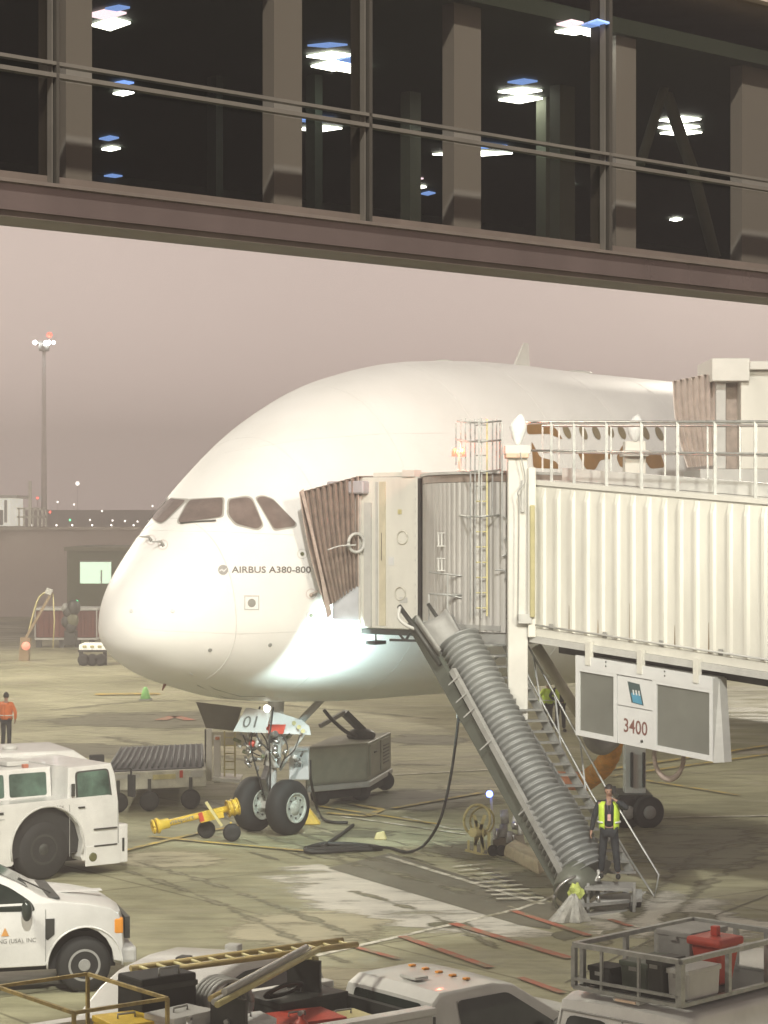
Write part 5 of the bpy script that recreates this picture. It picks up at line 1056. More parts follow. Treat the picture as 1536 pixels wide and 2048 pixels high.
hose([P(620,1520,54),P(622,1560,54),G(636,1622,.05),G(655,1642,.05),G(695,1645,.05)], .035, 'power_cable', 'black cable dropping behind the nose wheel to the apron')
hose([G(706,1650,.05),G(680,1670,.05),G(645,1693,.06)], .04, 'drain_hose', 'straight black hose leading from the cable end to the oval coil')
hose([G(610,1697,.05),G(650,1688,.05),G(720,1690,.05),G(762,1697,.05),G(700,1700,.05),G(640,1704,.05),G(612,1700,.09),G(680,1696,.09),G(740,1694,.09)], .05, 'coiled_hose', 'flat oval coil of black hose lying on the apron', n=90)
hose([P(918,1425,50),P(912,1480,49.5),P(900,1560,48.8),P(880,1640,48.2),G(848,1690,.06),G(815,1704,.05),G(780,1696,.05),G(745,1694,.12)], .032, 'hanging_cable', 'long black cable hanging from the bridge in a curve to the apron', n=80)
q = MB(); q.ball(P(921,1432,50), .12, .8, .8, 1.3); q.bar(P(921,1420,50), P(921,1300,49), .02); tag(q.build('cable_hook', M_lgrey), 'pale grey hook holding the top of the hanging cable', 'hook')
# pale yellow hose reel and blue lamp pump
hrl = thing('hose_reel', G(955,1712), 0, 'pale yellow hose reel trolley left of the chute rail', 'hose reel')
cR = P(954,1640,48.4)
q = MB(); q.torus(cR, (.55,-1,0), .33, .03, 28, 7); o = q.build('reel_hoop', M_pyel, hrl)
q = MB(); q.torus(cR+Vector((.12,.2,-.05)), (.55,-1,0), .30, .025, 28, 7); q.build('reel_hoop', M_pyel, hrl)
for x0_, y0_, x1_, y1_ in ((937,1680,937,1700),(952,1640,950,1705),(963,1648,965,1705),(978,1665,978,1712),(930,1700,984,1714),(948,1630,970,1700),(970,1630,950,1690)):
    q = MB(); q.bar(P(x0_,y0_,48.2), P(x1_,y1_,48.2), .07 if y1_-y0_ > 30 else .05); q.build('frame_bar', M_pyel, hrl)
q = MB(); q.tube([P(945,1665,48.0),P(965,1665,48.4)], .10, 14); q.build('drum', M_pyel, hrl)
for x in (985,1002): 
    c = G(x,1712); c.z = .12; q = MB(); q.lathe(c, (.4,-1,0), [(0,.06),(0,.12),(.06,.12),(.06,.06)], 16); q.build('wheel', M_black, hrl)
pm = thing('pump_trolley', G(1000,1690), 0, 'grey valve trolley with a small blue lamp half behind the chute rail', 'pump trolley')
q = MB(); q.bar(P(988,1700,49.6), P(1050,1690,49.6), .3, .5); q.build('base', mat('brown_machine', (.13,.11,.08), .6), pm)
for i in range(10):
    x, y = 990+random.uniform(0,50), 1600+random.uniform(0,70); q = MB(); q.tube([P(x,y,49.5), P(x+random.uniform(-8,8),y+random.uniform(15,30),49.5)], random.uniform(.04,.10), 9); q.build('valve', random.choice([M_steel,M_lgrey,M_grey]), pm)
q = MB(); q.bar(P(982,1592,49.4), P(990,1700,49.5), .05); q.build('lamp_post', M_lgrey, pm); q = MB(); q.ball(P(979,1588,49.3), .075); q.build('blue_lamp', mat('blue_lamp', (.1,.1,.9), emit=(.12,.2,1), es=9), pm)
# sand coloured block
q = MB(); b0 = [G(x,y) for x,y in ((1006,1712),(1078,1752),(1100,1738),(1028,1698))]; q.hexa(b0, [p+Vector((0,0,.26))+ (sum(b0,Vector())/4-p)*.12 for p in b0]).bevel(.06,2)
tag(q.build('concrete_block', mat('sand_block', (.50,.44,.30), .8, var=.15, bump=.4, scale=4)), 'sand coloured oblong block on the apron under the chute rail', 'block')
# green cone
cn = thing('traffic_cone', G(291,1402), 0, 'lime green traffic cone under the aircraft nose', 'cone')
q = MB(); c = G(291,1400); q.lathe(c, (0,0,1), [(.04,.22),(.45,.10),(.52,.06)], 20); q.build('cone', mat('lime', (.35,.75,.25), .5, var=.1), cn); q = MB(); q.box(c.x-.25,c.x+.25,c.y-.25,c.y+.25,.004,.05); q.build('base', M_grey, cn)
# ------------------------------------------------------------------ people
def skinned(nodes, edges, rootn, name, m, par, sub=2):
    me = bpy.data.meshes.new(name); bm = bmesh.new(); sl = bm.verts.layers.skin.verify(); V = {}
    for k, (c, r_) in nodes.items():
        v = bm.verts.new(c); r2 = r_ if hasattr(r_, '__len__') else (r_, r_); v[sl].radius = r2; v[sl].use_root = (k == rootn); V[k] = v
    for a, b_ in edges: bm.edges.new((V[a], V[b_]))
    bm.to_mesh(me); bm.free(); me.materials.append(m); o = bpy.data.objects.new(name, me); C.objects.link(o); o.parent = par
    s_ = o.modifiers.new('skin', 'SKIN'); s_.use_smooth_shade = True; u = o.modifiers.new('sub', 'SUBSURF'); u.levels = sub; u.render_levels = sub
    return o
def person(loc, yaw, lab, shirt, trousers, vest, lh, rh, height=1.76, lf=(.05,.12), rf=(-.05,-.12), lean=0.0, group=None, hairm=M_hair, headtilt=0, cap=None):
    # faces +x; lh/rh: hand positions, lf/rf: feet (x, y)
    t = thing('person', loc, yaw, lab, 'person', group); k = height/1.76
    def v(x, y, z): return Vector((x*k + lean*max(z-.9,0)*k, y*k, z*k))
    sh = {1: v(0,.19,1.43), -1: v(0,-.19,1.43)}; hand = {1: Vector(lh)*k, -1: Vector(rh)*k}
    el = {}
    for s_ in (1,-1):
        a, b_ = sh[s_], hand[s_]; d = b_-a; L = d.length; h_ = math.sqrt(max(.29**2*k*k-(L/2)**2, .0004)); bend = Vector((-.35, s_*.8, -.6)); bend = (bend-d.normalized()*bend.dot(d.normalized())).normalized(); el[s_] = (a+b_)/2+bend*h_
    ft = {1: Vector((lf[0]*k, lf[1]*k, .07*k)), -1: Vector((rf[0]*k, rf[1]*k, .07*k))}; hp = {1: v(0,.09,.90), -1: v(0,-.09,.90)}; kn = {s_: (hp[s_]+ft[s_])/2+Vector((.035,0,.02)) for s_ in (1,-1)}
    N = {'pelvis': (v(0,0,.96), (.14*k,.10*k)), 'waist': (v(0,0,1.10), (.13*k,.09*k)), 'chest': (v(.01,0,1.32), (.155*k,.10*k)), 'neckb': (v(.0,0,1.46), .06*k), 'neck': (v(.01,0,1.53), .05*k), 'skull': (v(.02,0,1.62), .075*k)}
    E_ = [('pelvis','waist'),('waist','chest'),('chest','neckb'),('neckb','neck'),('neck','skull')]
    for s_, q_ in ((1,'l'),(-1,'r')):
        N[q_+'sh'] = (sh[s_], .058*k); N[q_+'el'] = (el[s_], .040*k); N[q_+'wr'] = (el[s_].lerp(hand[s_], .86), .027*k); N[q_+'pm'] = (hand[s_], (.034*k,.016*k))
        E_ += [('chest',q_+'sh'),(q_+'sh',q_+'el'),(q_+'el',q_+'wr'),(q_+'wr',q_+'pm')]
        N[q_+'hp'] = (hp[s_], .085*k); N[q_+'kn'] = (kn[s_], .055*k); N[q_+'an'] = (ft[s_]+Vector((0,0,.03)), .038*k); E_ += [('pelvis',q_+'hp'),(q_+'hp',q_+'kn'),(q_+'kn',q_+'an')]
        d = (hand[s_]-el[s_]).normalized(); sd = d.cross(Vector((0,s_,.2))).normalized(); bk = d.cross(sd)
        for f in range(4):
            o_ = sd*(.026-.017*f)*k; ln = (.070,.082,.076,.060)[f]*k; b0 = hand[s_]+o_+d*.03*k; b1 = b0+d*ln*.5+bk*.006; b2 = b1+d*ln*.38+bk*.026*k
            N[f'{q_}f{f}a'] = (b0,.010*k); N[f'{q_}f{f}b'] = (b1,.009*k); N[f'{q_}f{f}c'] = (b2,.007*k); E_ += [(q_+'pm',f'{q_}f{f}a'),(f'{q_}f{f}a',f'{q_}f{f}b'),(f'{q_}f{f}b',f'{q_}f{f}c')]
        N[q_+'t1'] = (hand[s_]+sd*.042*k+d*.0*k, .010*k); N[q_+'t2'] = (hand[s_]+sd*.060*k+d*.035*k+bk*.015, .008*k); E_ += [(q_+'pm',q_+'t1'),(q_+'t1',q_+'t2')]
    skinned(N, E_, 'pelvis', 'body', M_skinm, t)
    hc = v(.025,0,1.665); hd_ = MB(); bmesh.ops.create_uvsphere(hd_.bm, u_segments=24, v_segments=18, radius=1)
    for w_ in hd_.bm.verts:
        x, y, z = w_.co; jaw = 1-.22*max(-z,0)
        w_.co = Vector((x*.098*(1-.08*max(-z,0)), y*.076*jaw, z*.118))
        if x > .6 and abs(y) < .22 and -.25 < z < .12: w_.co.x += .016*(1-abs(y)/.22)
        if x > .5 and .05 < z < .30 and .2 < abs(y) < .55: w_.co.x -= .008
    hd_.bm.transform(Matrix.Translation(hc) @ Matrix.Rotation(headtilt, 4, 'Y') @ Matrix.Scale(k, 4)); ho = hd_.build('head', M_skinm, t, local=True, smooth=2)
    HM = Matrix.Translation(hc) @ Matrix.Rotation(headtilt, 4, 'Y')
    for s_ in (1,-1):
        q = MB(); q.ball(HM@Vector((.083*k,s_*.030*k,.012*k)), .010*k); q.build('eye', M_navy, ho, local=True); q = MB(); q.ball(HM@Vector((-.005*k,s_*.077*k,-.002*k)), .024*k, .6, .35, 1.1); q.build('ear', M_skinm, ho, local=True)
    q = MB(); q.ball(HM@Vector((.088*k,0,-.055*k)), .022*k, .3, 1, .28); q.build('mouth', mat('lips', (.35,.14,.11), .6), ho, local=True)
    hr_ = MB(); bmesh.ops.create_uvsphere(hr_.bm, u_segments=20, v_segments=14, radius=1)
    for w_ in hr_.bm.verts: x, y, z = w_.co; w_.co = Vector((x*.108-.012, y*.086, max(z,-.45)*.122+.012))
    bmesh.ops.delete(hr_.bm, geom=[w_ for w_ in hr_.bm.verts if w_.co.x > .045 and w_.co.z < .062], context='VERTS')
    hr_.bm.transform(HM @ Matrix.Scale(k, 4)); hr_.build('hair', hairm, ho, local=True, smooth=2)
    # clothes
    J = {a: (N[a][0], tuple(x*1.13+.012 for x in (N[a][1] if hasattr(N[a][1],'__len__') else (N[a][1],)*2))) for a in ('pelvis','waist','chest','lsh','rsh','lel','rel','lwr','rwr','neckb')}
    J['neckb'] = (N['neckb'][0]-Vector((0,0,.02)), .062*k)
    skinned(J, [('pelvis','waist'),('waist','chest'),('chest','neckb'),('chest','lsh'),('lsh','lel'),('lel','lwr'),('chest','rsh'),('rsh','rel'),('rel','rwr')], 'pelvis', 'jacket', shirt, t)
    T_ = {'p': (N['pelvis'][0]-Vector((0,0,.02)), (.158*k,.118*k))}; E2 = []
    for s_, q_ in ((1,'l'),(-1,'r')):
        T_[q_+'h'] = (N[q_+'hp'][0], .098*k); T_[q_+'k'] = (N[q_+'kn'][0], .074*k); T_[q_+'a'] = (N[q_+'an'][0]+Vector((0,0,.01)), .064*k); E2 += [('p',q_+'h'),(q_+'h',q_+'k'),(q_+'k',q_+'a')]
        b = MB(); b.ball(ft[s_]+Vector((.055*k,0,-.015)), .058*k, 2.1, .85, .92); b.build('shoe', M_black, t, local=True)
    skinned(T_, E2, 'p', 'trousers', trousers, t)
    if vest:
        for s_ in (1,-1):       # two front panels open in the middle, and a back
            mb = MB(); rows = []
            for i in range(9):
                f = i/8; z = 1.47-.52*f; row = []
                wx, wy = (.158+.03*math.sin(f*3))*1.0, (.212-.02*f)
                if f < .12: wx, wy = .10, .15
                for j in range(9): a = math.pi*(.17+.83*j/8); row.append(mb.bm.verts.new(v(wx*math.cos(a)+.005, s_*(wy*math.sin(a) if j else wy*math.sin(a)*.9), z)))
                rows.append(row)
            for a, b_ in zip(rows, rows[1:]):
                for j in range(8): mb.bm.faces.new((a[j], a[j+1], b_[j+1], b_[j])).smooth = True
            vo = mb.build('vest_panel', vest, t, local=True, smooth=2); so = vo.modifiers.new('t', 'SOLIDIFY'); so.thickness = .012
            for z in (1.08,):
                mb = MB(); pts = [v((.175)*math.cos(math.pi*(.18+.8*j/10))+.005, s_*.212*math.sin(math.pi*(.18+.8*j/10)), z) for j in range(11)]; mb.tube(pts, .018, 6); mb.build('reflective_band', mat('reflective_band', (.72,.74,.70), .3, var=.05), vo, local=True)
    return t
wk = person(P(1218,1757,41.2), R(-95), 'person in black clothes and open yellow vest at the foot of the stairs', M_navy, M_navy, M_hivis, (.20,.10,1.52), (.02,-.34,.86), 1.70, (.06,.17), (-.02,-.15), headtilt=.25)
q = MB(); q.box(.19,.20,-.03,.03,1.08,1.20); q.build('badge', mat('pink_badge', (.75,.45,.42), .5), wk, local=True)
q = MB(); q.tube([(.10,.05,1.47),(.185,.01,1.20)], .006, 5); q.tube([(.10,-.05,1.47),(.185,-.01,1.20)], .006, 5); q.build('lanyard', mat('purple_lanyard', (.20,.14,.22)), wk, local=True)
q = MB(); q.box(.02,.035,-.03,.04,0,.14); q.bm.transform(Matrix.Translation((.19,.08,1.58))); q.build('phone', M_black, wk, local=True)
M_ltrous = mat('charcoal_cloth', (.05,.05,.055), .85, var=.2, scale=10)
person(G(1096,1462), R(120), 'person in yellow green vest turned away, left one of the pair behind the stairs', M_hivis, M_ltrous, M_hivis, (.15,.28,1.0), (.12,-.25,1.0), 1.72, group='workers talking behind the stairs')
person(G(1120,1464), R(-70), 'person in yellow vest with a pale stripe, right one of the pair behind the stairs', M_navy, M_navy, M_hivis, (.10,.28,.95), (.16,-.2,1.05), 1.80, group='workers talking behind the stairs')
person(G(12,1500), R(80), 'person in orange safety vest and dark trousers standing at the far left edge', M_orange, M_navy, M_orange, (.10,.26,.92), (.1,-.26,.9), 1.78)
# ------------------------------------------------------------------ far side of the airfield
M_wall = mat('retaining_wall', (.50,.41,.36), .8, var=.08, scale=.05)
vd = thing('viaduct', (-60,170,0), 0, 'long mauve grey elevated roadway wall with lamps along its parapet', 'viaduct')
q = MB(); q.box(-260, 420, 170, 182, 0, 6.55); q.build('wall', M_wall, vd); q = MB(); q.box(-260, 420, 169.6, 170.0, 6.56, 6.80); q.build('parapet', mat('parapet', (.50,.43,.36), .7), vd)
M_wlamp = mat('warm_lamp', (1,.9,.8), emit=(1,.92,.84), es=3)
for i in range(15):
    x = -28+i*1.55+random.uniform(-.3,.3); q = MB(); q.ball((x,169.4,6.92), .07); q.build('parapet_lamp', M_wlamp, vd)
q = MB(); q.box(-600,900,520,540,0,10); tag(q.build('hills', mat('far_trees', (.10,.09,.075), .9)), kind='structure')
for i, (px, py, m_) in enumerate([(155,967,'w'),(75,996,'r'),(100,1024,'r'),(115,1004,'w'),(148,1009,'w'),(204,1022,'w'),(140,1040,'g'),(250,1042,'w'),(275,1043,'w'),(298,1042,'w'),(305,1012,'w'),(180,1040,'w'),(225,1041,'w'),(85,1038,'w')]):
    Y = 330; p = P(px, py, Y); st = thing('distant_lamp', (p.x,Y,0), 0, ['highest white lamp on the far horizon, well above the others','upper one of two red lamps on the far horizon','lower red lamp on the far horizon near the parapet','white lamp just above the lower red horizon lamp','white lamp right of the two red horizon lamps','white lamp on the far horizon alone in mid field','small green lamp low on the far horizon','low white horizon lamp second nearest the nose','low white horizon lamp nearest the aircraft nose','low white lamp touching the nose outline','white lamp near the cockpit windows on the horizon','low white lamp right of the green horizon lamp','low white lamp midway along the far parapet','low white lamp under the two red horizon lamps'][i], 'lamp', 'distant airfield lamps')
    q = MB(); q.ball(p, .30 if py < 970 else .15); q.build('lamp', {'w': M_wlamp, 'r': M_rlamp, 'g': mat('green_lamp', (.1,.9,.3), emit=(.1,1,.4), es=4)}[m_], st); q = MB(); q.bar((p.x,Y+.1,0),(p.x,Y+.1,p.z), .06); q.build('pole', M_wall, st)
mt = thing('light_mast', XY(88,210,0), 0, 'tall floodlight mast with a lit lamp head and red beacon, upper left', 'light mast')
q = MB(); q.tube([XY(88,210,0), P(88,700,210)], [.35,.16], 10); q.build('mast', mat('mast_grey', (.75,.68,.64), .5), mt); q = MB(); q.tube([P(70,686,210),P(110,686,210)], .16, 8); q.build('crown_ring', M_grey, mt); q = MB(); q.tube([P(88,702,210),P(88,682,210)],.5,10); q.build('head_hub', M_lgrey, mt)
for x in (70,92,98,107): q = MB(); q.ball(P(x,685,209.4), .21 if x != 107 else .16); q.build('lamp', mat('mast_lamp', (1,1,1), emit=(.95,1,1), es=16), mt)
q = MB(); q.ball(P(99,670,210), .24); q.build('red_beacon', M_rlamp, mt); q = MB(); q.tube([P(99,686,210),P(99,672,210)],.05,6); q.build('beacon_stem', M_grey, mt)
kk = thing('kiosk', XY(10,150,0), 0, 'bright white kiosk with flat roof at the left edge above the roadway', 'kiosk')
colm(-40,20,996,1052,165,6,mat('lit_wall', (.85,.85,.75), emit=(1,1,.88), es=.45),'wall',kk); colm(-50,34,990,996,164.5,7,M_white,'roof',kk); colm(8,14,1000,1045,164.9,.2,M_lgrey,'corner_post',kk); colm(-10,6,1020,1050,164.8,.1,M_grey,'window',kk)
rl = thing('rooftop_railing', XY(50,165,0), 0, 'pale steel railing frames beside the white kiosk on the roadway', 'railing')
for x in (38,48,60,66,76,84,92): q = MB(); q.bar(P(x,1053,168), P(x,1016 if x != 60 else 962,168), .22 if x == 60 else .13); q.build('post', mat('pale_lit_steel', (.75,.72,.62), .5), rl)
for y in (1017,1034): q = MB(); q.bar(P(-10,y,168), P(94,y,168), .13); q.build('rail', mat('pale_lit_steel', (.75,.72,.62)), rl)
gb = thing('service_building', XY(210,140,0), 0, 'dark olive service building with one bright green lit window behind the nose', 'building')
colm(134,300,1102,1258,140,12,mat('olive_wall', (.115,.12,.06), .8, var=.2, scale=.4),'wall',gb); colm(128,306,1094,1102,139.6,13,mat('olive_roof', (.16,.15,.09), .7),'roof',gb)
colm(160,222,1124,1167,139.9,.12,mat('lit_window', (.6,.8,.6), emit=(.62,.80,.62), es=1.0),'window',gb); colm(201,204,1140,1167,139.8,.1,M_lgrey,'window_bar',gb); colm(158,224,1121,1124,139.85,.15,M_grey,'window_frame',gb)
q = MB(); q.ball(P(152,1205,138), .16); q.build('green_lamp', mat('green_lamp', (.1,.9,.3), emit=(.1,1,.4)), gb)
for i, (x0_, x1_, lab) in enumerate(((72,132,'rust red freight container, left one behind the thin crane'), (150,192,'dark red freight container beside the aircraft nose'))):
    c_ = thing('freight_container', XY((x0_+x1_)/2,128,0), 0, lab, 'container', 'red freight containers'); m_ = mat('rust_red%s' % '', (.20,.055,.04), .7, var=.25, scale=.8)
    colm(x0_,x1_,1222,1275,128,2.4,m_,'body',c_); colm(x0_-3,x1_+3,1216,1221,127.9,2.6,M_lgrey,'top_rail',c_); colm(x0_-3,x1_+3,1276,1280,127.9,2.6,M_lgrey,'bottom_rail',c_)
    for x in (x0_-2,x1_+1): colm(x-1,x+1,1221,1276,127.85,.2,M_lgrey,'corner_post',c_)
    for k_ in range(6): x = x0_+4+k_*(x1_-x0_-8)/5; colm(x,x+1.5,1224,1273,127.95,.08,mat('rust_dark',(.13,.035,.03)),'rib',c_)
    for x in (x0_+6,x1_-8): q = MB(); q.bar(P(x,1280,128.2), XY(x,128.2,0), .3); q.build('leg', M_dark, c_)
gm = thing('parked_machine', XY(138,126,0), 0, 'dark cluttered service machine standing between the two red containers', 'machine')
for i in range(9):
    x, y = 130+random.uniform(0,18), 1215+random.uniform(0,50); q = MB(); q.ball(P(x,y,125), random.uniform(.2,.42), 1, .8, 1.2); q.build('housing', random.choice([M_dark, M_grey, mat('olive_machine', (.14,.14,.08))]), gm)
colm(128,150,1262,1290,125,1,M_dark,'base',gm)
cj = thing('crane', XY(70,118,0), 0, 'thin yellowish crane arm with hanging cable leaning by the red containers', 'crane')
q = MB(); q.bar(P(52,1275,116), P(104,1185,116), .13); q.build('boom', mat('tan_boom', (.30,.22,.13), .6), cj); q = MB(); q.bar(P(104,1185,116), P(92,1181,116), .3); q.build('boom_head', M_lgrey, cj)
q = MB(); q.tube([P(106,1188,116), P(109,1240,116), P(106,1296,116)], .035, 6); q.build('cable', M_pyel, cj); q = MB(); q.tube(bez([P(95,1183,116), P(78,1195,116), P(66,1230,116), P(58,1262,116)],12), .05, 6); q.build('stay', M_pyel, cj)
q = MB(); q.bar(P(52,1275,116), XY(48,116,0), .5); q.build('base', mat('tan_boom', (.5,.38,.2)), cj); q = MB(); q.ball(P(52,1292,115.4), .22); q.build('red_lamp', mat('pink_lamp', (.9,.3,.2), emit=(1,.35,.25), es=.7), cj)
lv = thing('lit_trailer', XY(180,112,0), 0, 'low bright white trailer glowing beside the lower nose of the aircraft', 'trailer')
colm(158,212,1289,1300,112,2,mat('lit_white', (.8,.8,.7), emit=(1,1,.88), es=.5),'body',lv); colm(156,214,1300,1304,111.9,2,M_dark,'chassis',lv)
for x in (168,185,202): q = MB(); c = XY(x,111.8,.28); c.z = .3; q.lathe(c, (0,-1,0), [(0,.15),(0,.3),(.2,.3),(.2,.15)], 16); q.build('wheel', M_black, lv)
for x in (165,180,195): colm(x,x+8,1291,1296,111.95,.06,M_pyel,'panel',lv)
for x in (162,210): q = MB(); q.bar(P(x,1304,112.3), XY(x,112.3,.0), .18); q.build('leg', M_dark, lv)
# ------------------------------------------------------------------ air
hz = MB(); hz.box(-320, 440, -12, 560, -1, 30); 
m = bpy.data.materials.new('haze'); m.use_nodes = True; n = m.node_tree; n.nodes.remove(n.nodes['Principled BSDF']); pv = n.nodes.new('ShaderNodeVolumePrincipled'); pv.inputs['Color'].default_value = (.93,.86,.82,1); pv.inputs['Density'].default_value = .0032; pv.inputs['Anisotropy'].default_value = .2
n.links.new(pv.outputs[0], n.nodes['Material Output'].inputs['Volume']); o = hz.build('haze', m); tag(o, kind='stuff')
# ------------------------------------------------------------------ more apron wear
def track(pts, wd, nm, m, z):
    bm = bmesh.new(); la = bm.verts.layers.float.new('fade'); q = [G(x, y, z) for x, y in pts]; rows = []
    q = bez(q, 24)
    for i, p in enumerate(q):
        d = (q[min(i+1,len(q)-1)]-q[max(i-1,0)]).normalized(); s_ = Vector((-d.y,d.x,0)); r_ = []
        for k, f in ((-.5,.2),(0,.75),(.5,.2)): v_ = bm.verts.new(p+s_*wd*k); v_[la] = f*(0 if i in (0,len(q)-1) else 1); r_.append(v_)
        rows.append(r_)
    for a, b_ in zip(rows, rows[1:]):
        for k in (0,1): bm.faces.new((a[k],a[k+1],b_[k+1],b_[k]))
    mb = MB(); mb.bm.free(); mb.bm = bm; return struct(nm, mb, m)
M_tyre = soft('tyre_track', (.21,.20,.13), .6)
for i, (pts, wd) in enumerate([([(250,1740),(420,1800),(700,1930)],.35), ([(270,1722),(450,1775),(760,1890)],.35), ([(600,1700),(760,1740),(1000,1800)],.5), ([(380,1600),(560,1680),(900,1745)],.4), ([(1536,1680),(1380,1720),(1200,1900)],.5), ([(1536,1720),(1420,1760),(1290,1900)],.5),
        ([(640,1640),(800,1665),(1080,1690)],.5), ([(200,1470),(500,1520),(900,1530)],.8), ([(100,1420),(400,1400),(900,1440)],.8), ([(700,1780),(860,1830),(1000,1900)],.3), ([(1250,1680),(1400,1690),(1536,1670)],.5)]):
    track(pts, wd, 'tyre_track', M_tyre, .0085+.0002*i)
M_seam = mat('dark_tar', (.15,.14,.095), .5)
for i, pts in enumerate([[(300,1560),(700,1700),(1100,1838)], [(1000,1700),(1300,1668),(1536,1650)], [(1130,1965),(1300,1880),(1536,1790)], [(0,1470),(420,1560),(620,1600)], [(780,1530),(1000,1560),(1250,1600)]]):
    line('tar_joint', pts, .035, M_seam, .0105+.0001*i)
for i in range(26):
    x, y = random.choice([(930,1710),(1000,1760),(700,1660),(860,1700),(1060,1790),(560,1690)]); x += random.uniform(-110,110); y += random.uniform(-26,26)
    rx = random.uniform(12,46); ry = rx*.13; softsheet('wet_streak', [(x+rx*math.cos(k*math.pi/5)*random.uniform(.7,1.3)+ry*math.sin(k*math.pi/5)*1.5, y+rx*.28*math.cos(k*math.pi/5)+ry*math.sin(k*math.pi/5)) for k in range(10)], M_sd if i % 3 else M_so, .0088+.00005*i)
# dark and pale poles over the truck bed
pz = prop('pole_bundle', 'bundle of pale ochre poles lying along the near rail of the pickup bed', 'poles', -1.7, -.1, 2.16, R(1))
for i, (y, z, m_) in enumerate(((-.08,0,M_pyel),(0,.0,M_lgrey),(.08,.01,mat('ladder_yellow',(.5,.4,.2))),(-.03,.07,M_lgrey))): ltube(pz, [(-1.7+i*.1,y,z),(1.35-i*.12,y,z+.04)], .035, 'pole', m_)
for x in (-1.2, 1.0): lbox(pz, x-.03,x+.03,-.2,.2,-.84,-.04,'trestle',M_dark)
for i, (x, y, sx, sz, m_, lab) in enumerate(((-3.2,-.75,.12,.5,M_sign,'white gas bottle standing at the near rear side of the bed'),(-2.75,-.78,.10,.42,M_grey,'grey gas bottle right of the white one in the truck bed'),(-1.75,-.72,.10,.36,M_red,'red fire bottle by the near bed rail'))):
    o = prop('gas_bottle', lab, 'gas bottle', x, y, 1.33); q = MB(); q.lathe((0,0,0),(0,0,1),[(0,sx),(sz,sx),(sz+.06,sx*.6),(sz+.08,.03),(sz+.13,.03)],18); q.build('cylinder', m_, o, local=True); ltube(o, [(-.04,0,sz+.14),(.04,0,sz+.14)], .025, 'valve', M_steel)
# ------------------------------------------------------------------ finer things
def hull_ring(s, a0=-60, a1=240, lift=.001, r=.006, name='panel_seam', m=None):
    u = math.sqrt(s/18) if s <= 18 else 1; zt, zb, w_ = hermite(u, ZT), hermite(u, ZB), hermite(u, WD); zc = zb+(zt-zb)*.37; pts = []
    for i in range(61):
        a = R(a0+(a1-a0)*i/60); c, q_ = math.cos(a), math.sin(a); yy = w_*math.copysign(abs(c)**.95, c); zz = zc+(zt-zc)*abs(q_)**.95 if q_ > 0 else zc-(zc-zb)*abs(q_)**.95
        pts.append(AC(s, yy*1.0005, zz))
    q = MB(); q.tube(pts, r, 5, cap=False); q.build(name, m or mat('faint_seam', (.68,.67,.64), .6), plane)
for s_, r_ in ((1.75,.009),(4.1,.005),(6.6,.005),(9.4,.005),(12.4,.006),(15.6,.006),(19.0,.006)): hull_ring(s_, r=r_)
for pts in ([(300,1060),(345,1062),(450,1064),(590,1070)], [(205,1250),(330,1262),(480,1268),(640,1262)], [(450,905),(600,880),(760,868),(900,866)]):
    pp = [hullat(x, y, .001) for x, y in bez2(pts)] if False else [p for p in (hullat(pts[i][0]+(pts[i+1][0]-pts[i][0])*k/6, pts[i][1]+(pts[i+1][1]-pts[i][1])*k/6, .001) for i in range(len(pts)-1) for k in range(7)) if p]
    q = MB(); q.tube(pp, .005, 5, cap=False); q.build('panel_seam', mat('faint_seam', (.58,.57,.54)), plane)
for x, y in ((263,1222),(345,1222),(540,1290),(420,1300)): q = MB(); q.lathe(hullat(x, y, -.01), (hullat(x,y,.3)-hullat(x,y,0)), [(0,.045),(.02,.045),(.022,.03)], 14); q.build('painted_glint' if x < 400 else 'drain_port', M_sign if x < 400 else M_grey, plane)  # white discs on the nose paint lamp glints, the other two are drain ports
q = MB(); q.tube([hullat(330,1368,0), hullat(330,1368,.14)-AX*.03], [.04,.015], 8); q.build('drain_mast', mat('drain_red', (.35,.16,.12)), plane)
# bridge details: labels, bolts, conduit, lamps
for t, z, w_, h_, m_ in ((.9,6.2,.14,.18,M_sign),(1.15,7.3,.10,.10,M_pyel),(1.2,5.4,.2,.12,M_lgrey)): cbox(t,t+w_,-.014,-.001,z,z+h_).build('label_plate', m_, br)
for k in range(12): cbox(1.60,1.625,-.012,-.001,5.0+k*.26,5.03+k*.26).build('bolt_head', M_lgrey, br)
M_rust = mat('rust_run', (.42,.33,.22), .8, var=.25, scale=9, stretch=(1,1,.15))
for t, z, h_ in ((.95,.14,.5),(1.7,.14,.3),(2.5,.13,.7),(3.6,.14,.4),(4.4,.13,.55),(5.3,.14,.35)):
    q = MB(); q.hexa([TP(t,.001,z),TP(t+.035,.001,z),TP(t+.035,.004,z),TP(t,.004,z)], [TP(t+.012,.001,z+h_),TP(t+.02,.001,z+h_),TP(t+.02,.004,z+h_),TP(t+.012,.004,z+h_)]); q.build('rust_run', M_rust, br)
q = MB(); q.tube([TP(.1,.10,.18),TP(6.5,.10,.18)], .02, 6); q.build('conduit', M_lgrey, br)
for t in (.5,1.9,3.3,4.7,6.1): tbox(t,t+.09,.075,.05,.13,.24).build('conduit_clip', M_grey, br)
for z in (1150,1190,1215): colm(1004,1014,z,z+7,44.3,.1,M_grey,'switch_box')
for pts in ([(1008,1075),(1014,1090),(1012,1108),(1002,1112)], [(990,1140),(1010,1142),(1010,1160)], [(1000,1030),(1012,1036),(1014,1050)]):
    q = MB(); q.tube(bez([P(x,y,44.2) for x, y in pts], 12), .018, 6); q.build('conduit_bend', M_galv, br)
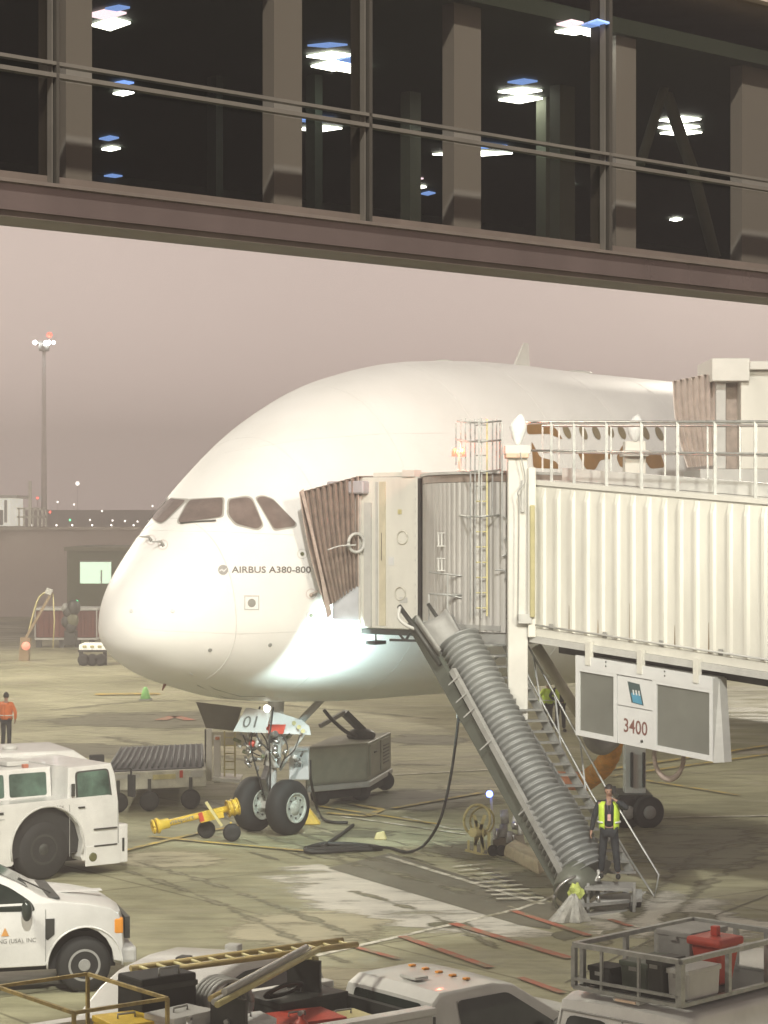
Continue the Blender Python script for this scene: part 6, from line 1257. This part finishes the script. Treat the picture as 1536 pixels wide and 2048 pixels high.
# tractor, pickup and van trim
for x in (.50, 1.62): lbox(tt, x-.006,x+.006,-1.307,-1.30,.45,1.48,'door_gap',M_grey)
lbox(tt, -4.2,-.95,-1.308,-1.30,1.30,1.315,'panel_gap',M_grey); lbox(tt, -2.2,-2.19,-1.308,-1.30,.5,1.5,'panel_gap',M_grey)
for x in (-1.1,-1.6): lbox(tt, x,x+.12,-1.312,-1.30,1.40,1.45,'vent',M_dark)
q = MB(); q.tube([(math.cos(a)*.815,-1.305,.68+math.sin(a)*.815) for a in [math.pi*(-.08+1.16*i/20) for i in range(21)]], .022, 6); q.build('arch_lip', M_lgrey, tt, local=True)
q = MB(); q.tube([(math.cos(a)*.57,-1.004,.44+math.sin(a)*.57) for a in [math.pi*(-.02+1.04*i/20) for i in range(21)]], .016, 6); q.build('arch_lip', M_vwhite, pk, local=True)
lbox(pk, -.5,.40,-.1,.1,1.40,1.41,'hood_ridge',M_vwhite); q = MB(); q.bar((-.46,-.5,1.47),(-.9,-.15,1.66),.02); q.build('wiper', M_dark, pk, local=True)
for x in (.6, 2.9): lbox(vn, x-.005,x+.005,-.935,-.925,.6,1.2,'door_gap',M_grey)
lbox(vn, -.03,-.015,-.7,-.5,1.0,1.06,'door_handle',M_dark); lbox(vn, -.03,-.015,-.90,-.80,1.3,1.7,'tail_lamp',M_red); lbox(vn, -.03,-.015,.80,.90,1.3,1.7,'tail_lamp',M_red)
# clutter round the chute foot and in the truck bed
for i, (x, y, z, lab, m_) in enumerate(((-3.75,.45,1.33,'grey crate in the rear far corner of the truck bed',M_grey),(-2.55,.75,1.33,'dark crate on the far side of the bed under the ladder',M_dark),(-.5,.55,1.33,'dull green crate against the pickup cab',mat('dull_green',(.16,.20,.13))),(-3.4,-.45,1.33,'orange crate near the yellow frame',mat('orange_crate',(.6,.25,.06))))):
    o = prop('crate', lab, 'crate', x, y, z, R(random.uniform(-15,15))); q = MB()
    q.box(-.2,.2,-.16,.16,0,.30).bevel(.015); q.build('body', m_, o, local=True)
    for k in range(3): lbox(o,-.205,.205,-.165,.165,.06+k*.08,.075+k*.08,'rib',m_)
cw = prop('cable_coil', 'loose black cable coil draped over the tool boxes in the truck bed', 'cable', -1.4, .1, 1.9)
for k in range(3): q = MB(); q.torus((k*.02,0,0),(.3,.5,1),.22-.03*k,.018,22,6); q.build('loop', M_hose, cw, local=True)
# nose gear bay fittings
random.seed(21)
for i in range(26):
    x = random.uniform(478,606); y = random.uniform(1468,1545); Y = random.uniform(51.3,51.9)
    if 530 < x < 560 and y > 1520: continue
    q = MB(); L_ = random.uniform(.06,.22); a = random.uniform(0,3.1); q.tube([P(x,y,Y), P(x,y,Y)+Vector((L_*math.cos(a),.03,L_*math.sin(a)))], random.uniform(.018,.055), 8)
    q.build('gear_fitting', random.choice([M_steel,M_grey,M_lgrey,M_dark,M_dark,M_white,mat('gear_green',(.20,.24,.14)),M_pyel if i % 9 == 0 else M_grey]), plane)
for pts in ([(486,1470),(500,1500),(520,1512)], [(600,1470),(588,1500),(566,1520)], [(520,1462),(535,1490),(528,1530)], [(560,1465),(575,1495),(560,1535)]):
    q = MB(); q.tube(bez([P(x,y,51.5) for x, y in pts], 12), .016, 6); q.build('hydraulic_line', M_hose, plane)
q = MB(); q.bar(P(480,1466,51.8), P(556,1530,51.9), .07); q.build('drag_brace', M_grey, plane)
q = MB(); q.bar(P(612,1462,51.8), P(560,1540,51.9), .06); q.build('drag_brace', M_lgrey, plane)
